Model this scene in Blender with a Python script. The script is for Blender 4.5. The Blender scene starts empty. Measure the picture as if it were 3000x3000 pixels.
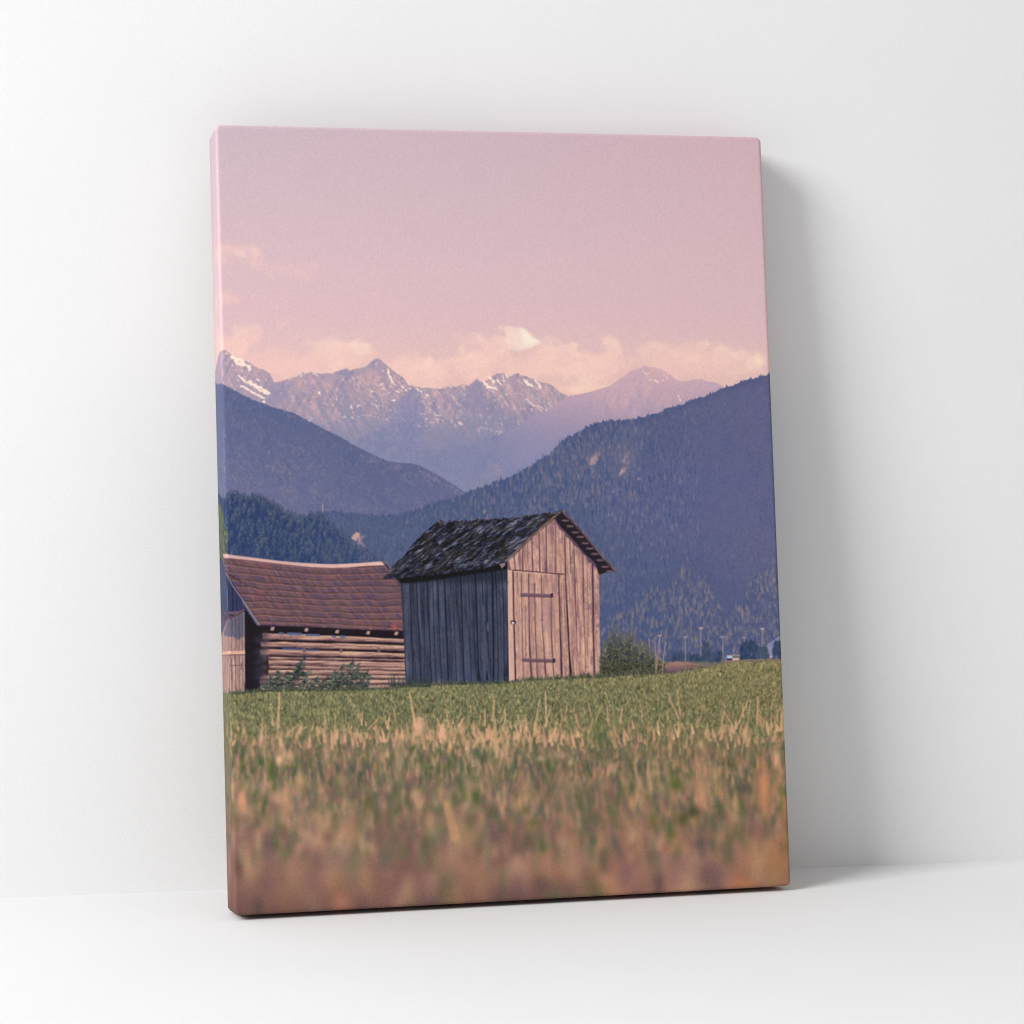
# A stretched canvas print of an alpine evening with two weathered huts, leaning on a white wall.
import bpy, bmesh, math
import numpy as np
from mathutils import Matrix, Vector

# ---------------------------------------------------------------- the printed picture, painted in code
PPM = 1600                      # print pixels per metre of canvas
CW, CH, CD = 0.7347, 1.0, 0.0636
TH = int(PPM * CH)
SIDE = int(round(CD * PPM))
TW = SIDE + int(round(CW * PPM))
rng = np.random.default_rng(7)


def homography(src, dst):
    A = []
    for (x, y), (u, v) in zip(src, dst):
        A.append([x, y, 1, 0, 0, 0, -u * x, -u * y, -u])
        A.append([0, 0, 0, x, y, 1, -v * x, -v * y, -v])
    _, _, V = np.linalg.svd(np.array(A, float))
    return V[-1].reshape(3, 3)


# drawing coordinates: a sketch grid whose four corners are the canvas corners
GRID = [(631.5, 366), (2229.5, 401), (2319, 2595), (685, 2685)]
HM = homography(GRID, [(0, 0), (TW - SIDE, 0), (TW - SIDE, TH), (0, TH)])


def T(p):
    p = np.atleast_2d(np.asarray(p, float))
    q = np.c_[p, np.ones(len(p))] @ HM.T
    q = q[:, :2] / q[:, 2:3]
    q[:, 0] = np.where(q[:, 0] < 0, q[:, 0] * (SIDE / 17.5), q[:, 0]) + SIDE
    return q


def frame(ox, oy, k=3.22):
    def f(*pts):
        a = np.array(pts, float).reshape(-1, 2)
        return a / k + np.array([ox, oy])
    return f


c1, c2, c3 = frame(600, 900), frame(1200, 900), frame(1700, 900)
c4, c5, c6, c7 = frame(600, 1400), frame(1100, 1460), frame(1440, 1460), frame(1720, 1460)
g1, g2, g3 = frame(640, 1950), frame(1200, 1950), frame(1740, 1950)
h1, h2 = frame(640, 2300, 2.2465), frame(1480, 2280, 2.2465)

YY, XX = np.mgrid[0:TH, 0:TW].astype(np.float32)
IMG = np.zeros((TH, TW, 3), np.float32)
# grid coordinate of each print pixel (the side strip continues the picture)
_hi = np.linalg.inv(HM)
_fx = np.where(XX < SIDE, (XX - SIDE) * 17.5 / SIDE, XX - SIDE)
_w = _hi[2, 0] * _fx + _hi[2, 1] * YY + _hi[2, 2]
GX = ((_hi[0, 0] * _fx + _hi[0, 1] * YY + _hi[0, 2]) / _w).astype(np.float32)
GY = ((_hi[1, 0] * _fx + _hi[1, 1] * YY + _hi[1, 2]) / _w).astype(np.float32)


def C(*c):
    return np.array(c, np.float32) / 255.0


def resize(a, h, w):
    H, W = a.shape
    y = np.linspace(0, H - 1.001, h)
    x = np.linspace(0, W - 1.001, w)
    yi, xi = y.astype(int), x.astype(int)
    fy, fx = (y - yi)[:, None], (x - xi)[None]
    fy, fx = fy * fy * (3 - 2 * fy), fx * fx * (3 - 2 * fx)
    a00, a01 = a[yi][:, xi], a[yi][:, np.minimum(xi + 1, W - 1)]
    y1 = np.minimum(yi + 1, H - 1)
    a10, a11 = a[y1][:, xi], a[y1][:, np.minimum(xi + 1, W - 1)]
    return ((a00 * (1 - fx) + a01 * fx) * (1 - fy) + (a10 * (1 - fx) + a11 * fx) * fy).astype(np.float32)


def noise(sx, sy, octaves=1, gain=0.5):
    """smooth noise, mean 0, std about 1; sx, sy = feature size in print pixels"""
    out = np.zeros((TH, TW), np.float32)
    amp = 1.0
    for _ in range(octaves):
        h, w = max(2, int(TH / sy) + 2), max(2, int(TW / sx) + 2)
        out += amp * resize(rng.standard_normal((h, w)), TH, TW)
        sx, sy, amp = max(sx / 2, 1), max(sy / 2, 1), amp * gain
    return out / out.std()


def shear_noise(sx, sy, ang):
    """noise streaks along an angle (degrees, 0 = right, 90 = down)"""
    a = math.radians(ang)
    n = 1024
    t = resize(rng.standard_normal((max(2, int(3000 / sy)), max(2, int(3000 / sx)))), 3000, 3000)
    u = (XX * math.cos(a) + YY * math.sin(a)) % 3000
    v = (-XX * math.sin(a) + YY * math.cos(a)) % 3000
    return t[v.astype(int) % 3000, u.astype(int) % 3000] / t.std()


def kern(s):
    r = max(1, int(s * 3))
    k = np.exp(-0.5 * (np.arange(-r, r + 1) / s) ** 2)
    return (k / k.sum()).astype(np.float32)


def blur(a, sx, sy=None):
    sy = sx if sy is None else sy
    out = a
    for ax, s in ((0, sy), (1, sx)):
        if s < 0.3:
            continue
        k = kern(s)
        r = len(k) // 2
        pad = [(0, 0)] * out.ndim
        pad[ax] = (r, r)
        p = np.pad(out, pad, mode='edge')
        acc = np.zeros_like(out)
        n = out.shape[ax]
        for i, kv in enumerate(k):
            acc += kv * (p[i:i + n] if ax == 0 else p[:, i:i + n])
        out = acc
    return out


def comp(mask, col):
    """lay a colour (constant or field) over the picture"""
    global IMG
    m = mask[..., None]
    IMG = IMG * (1 - m) + col * m


def ridge(pts, jag=0, width=4, seed=1, step=3):
    """skyline through the points; returns the mask below it"""
    q = T(pts)
    o = np.argsort(q[:, 0])
    q = q[o]
    xs = np.arange(TW * 2) / 2.0
    y = np.interp(xs, q[:, 0], q[:, 1])
    r = np.random.default_rng(seed)
    if jag:
        sp = np.zeros_like(xs)
        x = 0.0
        while x < TW:
            h = jag * r.uniform(0.15, 1.0) ** 1.3
            w = width * r.uniform(0.6, 1.3)
            k = np.clip(1 - np.abs(xs - x) / w, 0, 1) * h
            sp = np.maximum(sp, k)
            x += step * r.uniform(0.5, 1.5)
        y = y - sp
    yy = 0.5 * (y[0::2] + y[1::2])
    return np.clip(YY - yy[None, :] + 0.5, 0, 1), yy


def poly(pts, ss=3, raw=False):
    q = np.asarray(pts, float) if raw else T(pts)
    x0, y0 = np.floor(q.min(0)).astype(int) - 1
    x1, y1 = np.ceil(q.max(0)).astype(int) + 2
    x0, y0, x1, y1 = max(x0, 0), max(y0, 0), min(x1, TW), min(y1, TH)
    if x1 <= x0 or y1 <= y0:
        return None
    h, w = (y1 - y0) * ss, (x1 - x0) * ss
    ys = y0 + (np.arange(h) + 0.5) / ss
    xs = x0 + (np.arange(w) + 0.5) / ss
    ins = np.zeros((h, w), bool)
    n = len(q)
    for i in range(n):
        ax, ay = q[i]
        bx, by = q[(i + 1) % n]
        if ay == by:
            continue
        rows = (ys >= min(ay, by)) & (ys < max(ay, by))
        if not rows.any():
            continue
        xi = ax + (ys[rows] - ay) * (bx - ax) / (by - ay)
        ins[rows] ^= xs[None, :] > xi[:, None]
    m = ins.reshape(y1 - y0, ss, x1 - x0, ss).mean((1, 3)).astype(np.float32)
    return (slice(y0, y1), slice(x0, x1)), m


def fill(pts, col, alpha=1.0, raw=False, soft=0):
    """fill a polygon with a colour, or with a full-size colour field"""
    r = poly(pts, raw=raw)
    if r is None:
        return
    sl, m = r
    if soft:
        full = np.zeros((TH, TW), np.float32)
        full[sl] = m
        a = max(0, sl[0].start - int(3 * soft)), min(TH, sl[0].stop + int(3 * soft))
        b = max(0, sl[1].start - int(3 * soft)), min(TW, sl[1].stop + int(3 * soft))
        sl = (slice(*a), slice(*b))
        m = blur(full[sl], soft)
    m = (m * (alpha[sl] if isinstance(alpha, np.ndarray) else alpha))[..., None]
    c = col[sl] if isinstance(col, np.ndarray) and col.ndim == 3 else col
    IMG[sl] = IMG[sl] * (1 - m) + c * m


def pmask(pts):
    full = np.zeros((TH, TW), np.float32)
    r = poly(pts)
    if r is not None:
        full[r[0]] = r[1]
    return full


def stroke(p0, p1, w0, w1, col, alpha=1.0, raw=False, img=None):
    A = IMG if img is None else img
    if not raw:
        (p0, p1) = T([p0, p1])
    ax, ay = p0
    bx, by = p1
    W = max(w0, w1) / 2 + 1
    x0, x1 = int(max(0, min(ax, bx) - W)), int(min(TW, max(ax, bx) + W + 1))
    y0, y1 = int(max(0, min(ay, by) - W)), int(min(TH, max(ay, by) + W + 1))
    if x1 <= x0 or y1 <= y0:
        return
    X = np.arange(x0, x1)[None, :] + 0.5 - ax
    Y = np.arange(y0, y1)[:, None] + 0.5 - ay
    dx, dy = bx - ax, by - ay
    L2 = dx * dx + dy * dy + 1e-6
    t = np.clip((X * dx + Y * dy) / L2, 0, 1)
    d = np.sqrt((X - t * dx) ** 2 + (Y - t * dy) ** 2)
    w = w0 + (w1 - w0) * t
    m = np.clip(np.maximum(w, 0.9) / 2 - d + 0.5, 0, 1) * np.minimum(w / 0.9, 1) * alpha
    m = m[..., None].astype(np.float32)
    A[y0:y1, x0:x1] = A[y0:y1, x0:x1] * (1 - m) + col * m


def line(pts, w, col, alpha=1.0, jit=0.0):
    q = T(pts)
    if np.isscalar(w):
        w = [w] * len(q)
    for i in range(len(q) - 1):
        n = max(1, int(np.hypot(*(q[i + 1] - q[i])) / 6)) if jit else 1
        pr = q[i]
        for k in range(1, n + 1):
            pt = q[i] + (q[i + 1] - q[i]) * k / n
            if jit and k < n:
                pt = pt + rng.normal(0, jit, 2)
            wa, wb = w[i] + (w[i + 1] - w[i]) * (k - 1) / n, w[i] + (w[i + 1] - w[i]) * k / n
            stroke(pr, pt, wa, wb, col, alpha, raw=True)
            pr = pt


def blob(cx, cy, rx, ry, col, alpha=1.0, rot=0.0):
    """soft ellipse at grid coordinates; radii in print pixels"""
    q = T([(cx, cy)])[0]
    R = max(rx, ry) * 2.6
    x0, x1 = int(max(0, q[0] - R)), int(min(TW, q[0] + R))
    y0, y1 = int(max(0, q[1] - R)), int(min(TH, q[1] + R))
    if x1 <= x0 or y1 <= y0:
        return
    X = np.arange(x0, x1)[None, :] - q[0]
    Y = np.arange(y0, y1)[:, None] - q[1]
    c, s = math.cos(rot), math.sin(rot)
    u, v = (X * c + Y * s) / rx, (-X * s + Y * c) / ry
    m = (np.exp(-(u * u + v * v)) * alpha)[..., None].astype(np.float32)
    IMG[y0:y1, x0:x1] = IMG[y0:y1, x0:x1] * (1 - m) + col * m


def mix(a, b, t):
    t = np.clip(t, 0, 1)
    if isinstance(t, np.ndarray) and t.ndim == 2:
        t = t[..., None]
    return a * (1 - t) + b * t


def ramp(v, stops):
    xs = [s[0] for s in stops]
    out = np.zeros(v.shape + (3,), np.float32)
    for k in range(3):
        out[..., k] = np.interp(v, xs, [s[1][k] for s in stops])
    return out


def paint_sky():
    global IMG
    v = GY
    IMG = ramp(v, [(360, C(206, 178, 189)), (560, C(211, 181, 190)), (760, C(217, 184, 191)),
                   (930, C(222, 185, 190)), (1050, C(229, 188, 185)), (1150, C(234, 189, 180))])
    IMG += (np.clip((GX - 1400) / 900, 0, 1) * np.clip((950 - GY) / 600, 0, 1))[..., None] * C(7, -3, -5)
    IMG += (np.clip(1 - np.abs(GY - 420) / 300, 0, 1) * np.clip((1200 - GX) / 600, 0, 1))[..., None] * C(-3, 0, 0)
    n = noise(46, 36, 4, 0.5)
    n2 = noise(22, 16, 4, 0.6)
    peach, pale = C(244, 196, 186), C(250, 222, 204)

    wx, wy = noise(30, 26, 3, 0.5) * 7, noise(30, 26, 3, 0.5) * 6

    def cloud(cx, cy, rx, ry, a, col=peach, edge=0.9, top=0.95):
        """soft-bodied cloud with a ragged upper rim"""
        X, Y = GX + wx - cx, GY + wy - cy
        d = np.sqrt((X / (rx * 1.25)) ** 2 + (Y / np.where(Y < 0, ry * 1.2, ry * 1.7)) ** 2)
        m = np.clip((1.0 + edge * (0.15 * n + 0.05 * n2) - d) / top, 0, 1)
        m = m * m * (3 - 2 * m)
        comp(m * min(1.0, a * 1.25), col)

    # high thin clouds, left
    cloud(700, 742, 78, 34, 0.5)
    cloud(745, 724, 40, 22, 0.45)
    cloud(840, 790, 130, 22, 0.22, top=0.8)
    cloud(660, 868, 48, 14, 0.42)
    cloud(1100, 853, 14, 12, 0.25)
    cloud(835, 947, 16, 10, 0.3)
    # left bank
    cloud(690, 1000, 80, 40, 0.6, top=0.5)
    cloud(720, 965, 40, 22, 0.4, C(249, 208, 192))
    cloud(800, 1050, 150, 40, 0.4, top=0.7)
    cloud(980, 1015, 110, 26, 0.5, C(249, 209, 193))
    cloud(1050, 1012, 28, 18, 0.45, C(252, 218, 198))
    cloud(960, 1070, 180, 28, 0.5, top=0.7)
    cloud(1230, 1080, 95, 34, 0.6, C(247, 202, 188), top=0.6)
    cloud(1160, 1060, 60, 24, 0.25)
    # centre cumulus
    cloud(1430, 1050, 120, 70, 0.42, top=0.8)
    cloud(1370, 1060, 60, 42, 0.55, C(248, 206, 192))
    cloud(1390, 1048, 34, 26, 0.4, C(251, 216, 198))
    cloud(1335, 1020, 20, 12, 0.3, C(249, 210, 196))
    cloud(1400, 985, 20, 8, 0.45, C(250, 213, 198))
    cloud(1450, 1010, 50, 34, 0.55, C(246, 203, 192))
    cloud(1490, 1060, 20, 18, 0.3, C(250, 213, 196))
    cloud(1660, 1060, 130, 52, 0.55, C(243, 196, 187), top=0.6)
    cloud(1625, 1010, 36, 24, 0.5, C(248, 209, 195))
    cloud(1675, 1030, 50, 26, 0.4, C(247, 204, 192))
    cloud(1560, 1065, 70, 30, 0.4, C(228, 180, 180), top=0.7)
    cloud(1690, 1085, 110, 18, 0.45, C(251, 212, 190), top=0.7)
    cloud(1700, 1135, 130, 16, 0.6, C(250, 208, 188), top=0.8)
    cloud(1790, 1010, 34, 24, 0.5, C(249, 208, 193))
    cloud(1840, 1055, 90, 30, 0.4, C(246, 200, 188), top=0.7)
    # right bank
    cloud(1990, 1030, 170, 38, 0.5, C(246, 200, 189), top=0.7)
    cloud(2140, 1035, 60, 28, 0.5, C(250, 211, 194))
    cloud(2090, 1003, 40, 7, 0.4, C(250, 212, 196))
    cloud(2210, 1055, 40, 34, 0.5, C(251, 217, 198), top=0.7)
    cloud(2050, 1085, 190, 22, 0.5, C(245, 199, 189), top=0.8)
    # the body of the bank behind the centre peaks
    for cx, cy, rx, ry, a in ((1395, 1062, 62, 40, 0.5), (1460, 1035, 56, 44, 0.5), (1520, 1062, 66, 40, 0.45), (1590, 1052, 62, 40, 0.5), (1650, 1045, 62, 42, 0.5),
                              (1715, 1068, 62, 40, 0.5), (1775, 1072, 60, 36, 0.4), (1800, 1030, 38, 34, 0.4), (1950, 1050, 80, 34, 0.4), (2060, 1045, 80, 36, 0.45),
                              (2150, 1062, 70, 36, 0.5), (1250, 1095, 70, 28, 0.4), (1010, 1040, 90, 28, 0.4), (700, 1010, 60, 40, 0.4)):
        cloud(cx, cy, rx, ry, a, C(247, 201, 187), top=0.55)
    # small lit caps and shaded hollows that give the banks their billows
    rr = np.random.default_rng(77)
    caps = [(1380, 1035), (1398, 1058), (1345, 1030), (1420, 1000), (1455, 985), (1470, 1020), (1440, 1045), (1600, 998), (1640, 1008), (1665, 1020),
            (1700, 1040), (1740, 1058), (1620, 1035), (1780, 1000), (1805, 1012), (1560, 1030), (1690, 1075), (1650, 1095), (1720, 1110), (1255, 1062),
            (1230, 1078), (1275, 1085), (1030, 1005), (1058, 1018), (690, 965), (720, 970), (990, 1065), (2075, 1000), (2120, 1015), (2150, 1030), (2200, 1048),
            (1920, 1010), (1960, 1020), (2030, 1040), (1880, 1020), (700, 745), (745, 722)]
    for cx, cy in caps:
        cloud(cx + rr.normal(0, 3), cy + 4, rr.uniform(13, 24), rr.uniform(11, 17), 0.26, C(250, 212, 194), top=0.6)
        cloud(cx + rr.uniform(4, 14), cy + rr.uniform(20, 30), rr.uniform(16, 28), rr.uniform(8, 13), 0.17, C(226, 181, 184), top=0.9)
    # the bright head
    cloud(1545, 1045, 80, 44, 0.45, C(246, 200, 186), top=0.7)
    cloud(1480, 1000, 22, 26, 0.40, C(248, 208, 192), top=0.6)
    h = blur(pmask(c2(880, 175, 915, 160, 950, 178, 985, 178, 1010, 198, 1050, 186, 1085, 200, 1110, 228, 1145, 256, 1165, 285, 1200, 300, 1235, 318,
                      1275, 335, 1230, 345, 1190, 356, 1150, 378, 1105, 384, 1060, 400, 1020, 420, 975, 420, 940, 405, 915, 350, 900, 300, 905, 250, 885, 215)), 3.6)
    m = np.clip((h + 0.07 * n2 * (h > 0.02) * (h < 0.98) - 0.25) / 0.6, 0, 1)
    m = m * np.clip(1.12 - (GY - 1005) / 60, 0, 1)
    comp(m * 0.72, mix(C(248, 214, 197), C(253, 235, 212), np.clip((GX - 1490) / 60 + 0.15 * n2, 0, 1)))
    comp(blur(pmask(c2(1060, 205, 1130, 262, 1225, 322, 1170, 352, 1090, 368, 1060, 300)), 4) * 0.55, C(255, 244, 216))
    comp(blur(pmask(c2(940, 420, 1060, 400, 1230, 360, 1200, 460, 1000, 560, 950, 500)), 9) * 0.35, C(222, 178, 182))
    comp(blur(pmask(c3(1640, 420, 1690, 430, 1740, 530, 1700, 550, 1650, 520)), 4) * 0.75, C(254, 224, 192))
    comp(blur(pmask(c2(1480, 700, 1650, 690, 1760, 740, 1700, 790, 1560, 810, 1500, 790)), 7) * 0.4, C(252, 213, 192))
    # cloud on the side strip
    comp(np.clip((SIDE - 8 - XX) / 40, 0, 1) * np.clip((GY - 800) / 220, 0, 1) * 0.40 * np.clip(0.8 + 0.25 * n, 0, 1), C(248, 202, 188))


def paint_far():
    rock = noise(16, 26, 4, 0.7)
    fine = noise(5, 9, 3, 0.8)
    s1 = shear_noise(34, 6, 60)
    s2 = shear_noise(34, 6, 118)
    # palest range at the right
    A = c2(780, 1250, 900, 1190, 1000, 1130, 1110, 1055, 1200, 1000, 1300, 945, 1400, 890, 1450, 872, 1500, 835, 1600, 820,
           1720, 790, 1800, 765)
    B = c3(280, 740, 330, 705, 380, 665, 440, 625, 490, 590, 530, 582, 570, 572, 600, 545, 640, 558, 700, 565, 760, 580,
           830, 620, 900, 680, 960, 700, 1050, 685, 1130, 673, 1200, 700, 1280, 708, 1350, 745, 1430, 762, 1800, 900)
    skyline = np.vstack([
        c1(50, 640, 75, 560, 100, 490, 130, 430, 150, 415, 185, 405, 215, 425, 260, 455, 330, 480, 390, 515, 450, 550, 520, 585,
           570, 600, 610, 625, 635, 670, 655, 710, 700, 708, 760, 690, 820, 675, 870, 660, 920, 625, 960, 615, 1010, 622,
           1040, 620, 1090, 632, 1150, 628, 1200, 632, 1240, 608, 1300, 592, 1340, 580, 1370, 600, 1410, 590, 1450, 580,
           1500, 575, 1540, 545, 1590, 500, 1630, 482, 1665, 505, 1720, 555, 1780, 600, 1830, 640, 1880, 680, 1920, 720),
        c2(0, 740, 50, 750, 120, 765, 200, 762, 280, 775, 340, 755, 380, 740, 430, 755, 500, 725, 560, 740, 600, 705, 635, 682,
           670, 705, 700, 710, 740, 680, 790, 650, 850, 615, 890, 630, 930, 660, 980, 640, 1015, 625, 1050, 650, 1100, 655,
           1160, 680, 1230, 710, 1290, 715, 1340, 735, 1400, 790, 1450, 820, 1500, 840, 1600, 900, 1900, 1200)])
    m, yl = ridge(skyline, 3.2, 3.0, 3, 4)
    d = (YY - yl[None]) / PPM * 2260          # depth below the skyline
    base = ramp(GY, [(1030, C(172, 150, 168)), (1130, C(163, 147, 168)), (1210, C(149, 142, 168)), (1290, C(137, 137, 168)),
                     (1400, C(131, 133, 168))])
    lit = C(206, 166, 172)
    k = np.clip(0.28 + 0.30 * rock + 0.30 * s1 + 0.30 * fine, 0, 1) * np.clip((1330 - GY) / 150, 0, 1)
    col = mix(base, lit, k * 0.75)
    dk = np.clip(0.40 * s2 + 0.40 * fine - 0.12 + 0.25 * rock, 0, 1) * np.clip((1340 - GY) / 150, 0.1, 1)
    col = mix(col, C(118, 118, 160), dk * 0.55)
    col = mix(col, C(206, 170, 178), np.clip(1 - d / 60, 0, 1) * 0.12)
    comp(m, col)
    # blue shaded flanks
    for pg, a, sf in ((c1(640, 720, 700, 715, 860, 700, 790, 820, 700, 900, 560, 915, 620, 830), 0.5, 4),
                      (c1(655, 905, 860, 760, 820, 900, 760, 985), 0.35, 8),
                      (c1(1400, 1300, 1500, 1225, 1620, 1160, 1700, 1090, 1740, 990, 1800, 900, 1880, 820, 1932, 775, 2010, 760, 2050, 860, 2100, 1000, 2080, 1120, 2000, 1300), 0.62, 3),
                      (np.vstack([c1(1400, 1295, 1620, 1165, 1800, 1130, 1850, 1000, 1932, 850),
                                  c2(0, 750, 120, 820, 90, 900, 180, 1010, 150, 1090, 200, 1180, 120, 1290, 0, 1290)]), 0.5, 9),
                      (c2(430, 860, 480, 810, 560, 750, 635, 685, 690, 730, 725, 850, 730, 940, 640, 1000, 560, 960, 480, 960), 0.55, 4),
                      (c1(215, 640, 430, 640, 640, 700, 620, 820, 560, 880, 400, 820, 300, 790), 0.12, 6),
                      (c1(1240, 720, 1330, 700, 1350, 830, 1340, 930, 1270, 900), 0.5, 5), (c1(1280, 960, 1480, 900, 1500, 1100, 1300, 1180), 0.3, 9), (c1(1100, 860, 1130, 860, 1125, 1150, 1095, 1130), 0.4, 3),
                      (c2(650, 850, 720, 840, 900, 900, 900, 1060, 800, 1120, 640, 1060), 0.25, 8),
                      (c1(1250, 600, 1340, 584, 1370, 604, 1440, 590, 1400, 640, 1300, 650), 0.5, 2),
                      (c1(1540, 548, 1630, 484, 1640, 520, 1590, 570, 1500, 610), 0.4, 2.5)):
        if a:
            r = blur(pmask(pg), sf)
            comp(r * a * m, mix(C(124, 128, 170), C(140, 138, 176), 0.5 + 0.5 * fine))
    # warm lit faces
    for pg, a, sf in ((c1(150, 590, 300, 620, 330, 740, 520, 850, 300, 790, 165, 720), 0.4, 6),
                      (c1(900, 660, 1230, 650, 1200, 820, 1100, 1130, 960, 1050, 860, 960, 820, 820), 0.32, 12),
                      (c1(1440, 640, 1560, 590, 1640, 540, 1740, 760, 1700, 900, 1500, 960, 1420, 800), 0.28, 12),
                      (c1(1720, 560, 1900, 700, 1860, 800, 1760, 740), 0.3, 8),
                      (c2(60, 790, 420, 790, 480, 880, 330, 1060, 180, 1080, 120, 880), 0.22, 12),
                      (c2(740, 720, 940, 700, 1040, 800, 1080, 1040, 960, 1000, 900, 870, 740, 880), 0.3, 10),
                      (c2(1040, 690, 1300, 740, 1390, 870, 1280, 960, 1100, 1045, 1040, 900), 0.38, 8),
                      (c2(180, 1230, 400, 1250, 420, 1310, 260, 1330), 0.22, 10)):
        r = blur(pmask(pg), sf)
        comp(r * a * m * np.clip(0.6 + 0.5 * s1, 0, 1), C(216, 170, 168))
    low = np.vstack([c1(1250, 1330, 1390, 1292, 1500, 1225, 1620, 1165, 1760, 1180, 1932, 1300), c2(60, 1345, 200, 1352, 420, 1335, 560, 1292, 700, 1250, 820, 1205, 900, 1190, 1300, 1500)])
    mlow, _ = ridge(low, 1.6, 3, 91, 5)
    comp(mlow * m * 0.75, mix(C(122, 127, 164), C(138, 136, 168), np.clip(0.5 + 0.4 * rock + 0.2 * fine, 0, 1)))
    ml, _ = ridge(np.vstack([A, B]), 1.2, 3, 9, 6)
    ml *= (GX > 1430)
    ml *= np.clip((GX - 1430) / 110, 0, 1)
    s3 = 0.55 * shear_noise(34, 6, 118) + 0.45 * shear_noise(30, 5, 66) + 0.5 * fine
    col = ramp(GY, [(1070, C(212, 172, 182)), (1140, C(196, 162, 178)), (1200, C(176, 152, 176)), (1300, C(146, 140, 174)),
                    (1400, C(130, 132, 173))])
    col = mix(col, C(176, 152, 178), np.clip(0.3 * s3 + 0.2 * rock, 0, 1) * 0.5 * np.clip((1280 - GY) / 120, 0, 1))
    warm = np.clip(1 - np.abs(GX - 1850) / 160, 0, 1) * np.clip((1260 - GY) / 100, 0, 1)
    col = mix(col, C(224, 176, 176), warm * np.clip(0.35 + 0.35 * s3, 0, 1))
    bl = np.clip(1 - np.abs(GX - 1870) / 50, 0, 1) * np.clip(1 - np.abs(GY - 1180) / 80, 0, 1)
    col = mix(col, C(170, 150, 180), bl * 0.5)
    comp(ml * 0.97, col)
    comp(blur(pmask(c3(800, 600, 960, 690, 1130, 680, 1350, 740, 1100, 860, 930, 900, 860, 760)), 10) * 0.35 * ml, C(206, 170, 184))
    comp(blur(pmask(c3(470, 600, 600, 550, 620, 640, 560, 720, 400, 720)), 7) * 0.3 * ml, C(176, 154, 184))
    # summit vanishing in cloud
    comp(blur(pmask(c3(640, 540, 900, 560, 1000, 660, 800, 640)), 9) * 0.5, C(236, 186, 182))
    # haze in the valley
    comp(m * np.clip(1 - np.abs(GY - 1150) / 120, 0, 1) * 0.10, C(214, 176, 172))
    hz = np.exp(-((GX - 1290) / 190) ** 2 - ((GY - 1375) / 85) ** 2)
    comp(hz * 0.6 * m, C(128, 131, 168))
    comp(blur(pmask(c2(380, 1320, 800, 1230, 1100, 1060, 1300, 960, 1150, 1260, 700, 1450, 300, 1400)), 22) * 0.35, C(126, 131, 174))
    comp(blur(pmask(c2(1000, 1250, 1250, 1180, 1500, 1080, 1600, 1110, 1300, 1300, 1100, 1460, 900, 1560)), 20) * 0.45, C(150, 140, 172))
    comp(blur(pmask(c2(780, 1480, 870, 1500, 860, 1570, 810, 1580)), 5) * 0.3, C(190, 150, 160))
    # snow
    sn = C(252, 224, 204)

    def snow(f, segs, a=0.95, col=sn):
        for s in segs:
            q = T(f(*s[1:]))
            for i in range(len(q) - 1):
                L = float(np.hypot(*(q[i + 1] - q[i])))
                for t in np.arange(0, 1.0001, 1.6 / max(L, 1.6)):
                    if rng.uniform() < 0.16:
                        continue
                    p = q[i] + (q[i + 1] - q[i]) * t + rng.normal(0, 0.22 * s[0], 2)
                    an = rng.uniform(0.2, 1.1)
                    l = rng.uniform(0.4, 1.0) * s[0]
                    stroke(p, p + l * np.array([math.cos(an), math.sin(an)]), s[0] * rng.uniform(0.6, 1.15), s[0] * 0.4, col, min(1, a * rng.uniform(0.8, 1.15)), raw=True)

    snow(c1, [(6, 255, 462, 300, 490, 370, 505), (6, 290, 510, 330, 540, 375, 555), (4, 320, 480, 350, 520),
              (5, 400, 545, 425, 555, 415, 600), (4, 325, 645, 365, 690, 385, 712), (5.5, 400, 705, 470, 735, 540, 770, 610, 815),
              (3.5, 345, 745, 400, 770, 450, 805, 520, 840, 560, 865, 550, 900), (4, 430, 720, 500, 775, 590, 820),
              (3, 490, 680, 525, 692), (2.5, 425, 560, 420, 600), (2.5, 205, 435, 220, 440), (2.5, 260, 550, 265, 562),
              (2.2, 315, 690, 325, 693), (2.2, 585, 850, 592, 856), (2.2, 350, 590, 360, 610), (2, 380, 655, 390, 665)])
    snow(c1, [(3, 1010, 618, 1060, 640), (2, 900, 650, 950, 622), (2.2, 940, 625, 965, 618), (4, 1725, 570, 1740, 640, 1770, 710),
              (2.5, 1770, 705, 1800, 740), (3, 1850, 740, 1905, 785), (2.5, 1905, 690, 1932, 745), (3, 1800, 790, 1840, 800),
              (3.4, 1765, 875, 1805, 880), (3, 1572, 800, 1588, 788), (2.5, 1635, 745, 1690, 715), (2.2, 1660, 770, 1710, 772),
              (4, 1070, 795, 1090, 812), (2.4, 1385, 920, 1378, 945, 1405, 962), (2.2, 1445, 920, 1438, 950), (2.2, 1620, 520, 1612, 545),
              (2.2, 1675, 600, 1682, 604), (2.2, 1300, 685, 1310, 690), (2.4, 1305, 1035, 1330, 1038), (2.4, 1390, 1035, 1400, 1050),
              (2, 1370, 1100, 1380, 1110), (1.8, 1235, 830, 1250, 880), (1.8, 1685, 820, 1720, 825), (1.6, 1000, 1030, 1020, 1070),
              (1.6, 1560, 900, 1620, 930, 1680, 925), (1.4, 1740, 970, 1800, 985), (1.4, 1690, 1010, 1750, 1090),
              (1.4, 1480, 1020, 1560, 1025), (1.6, 1450, 690, 1465, 710), (1.8, 1760, 740, 1790, 770)], 0.8)
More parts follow.
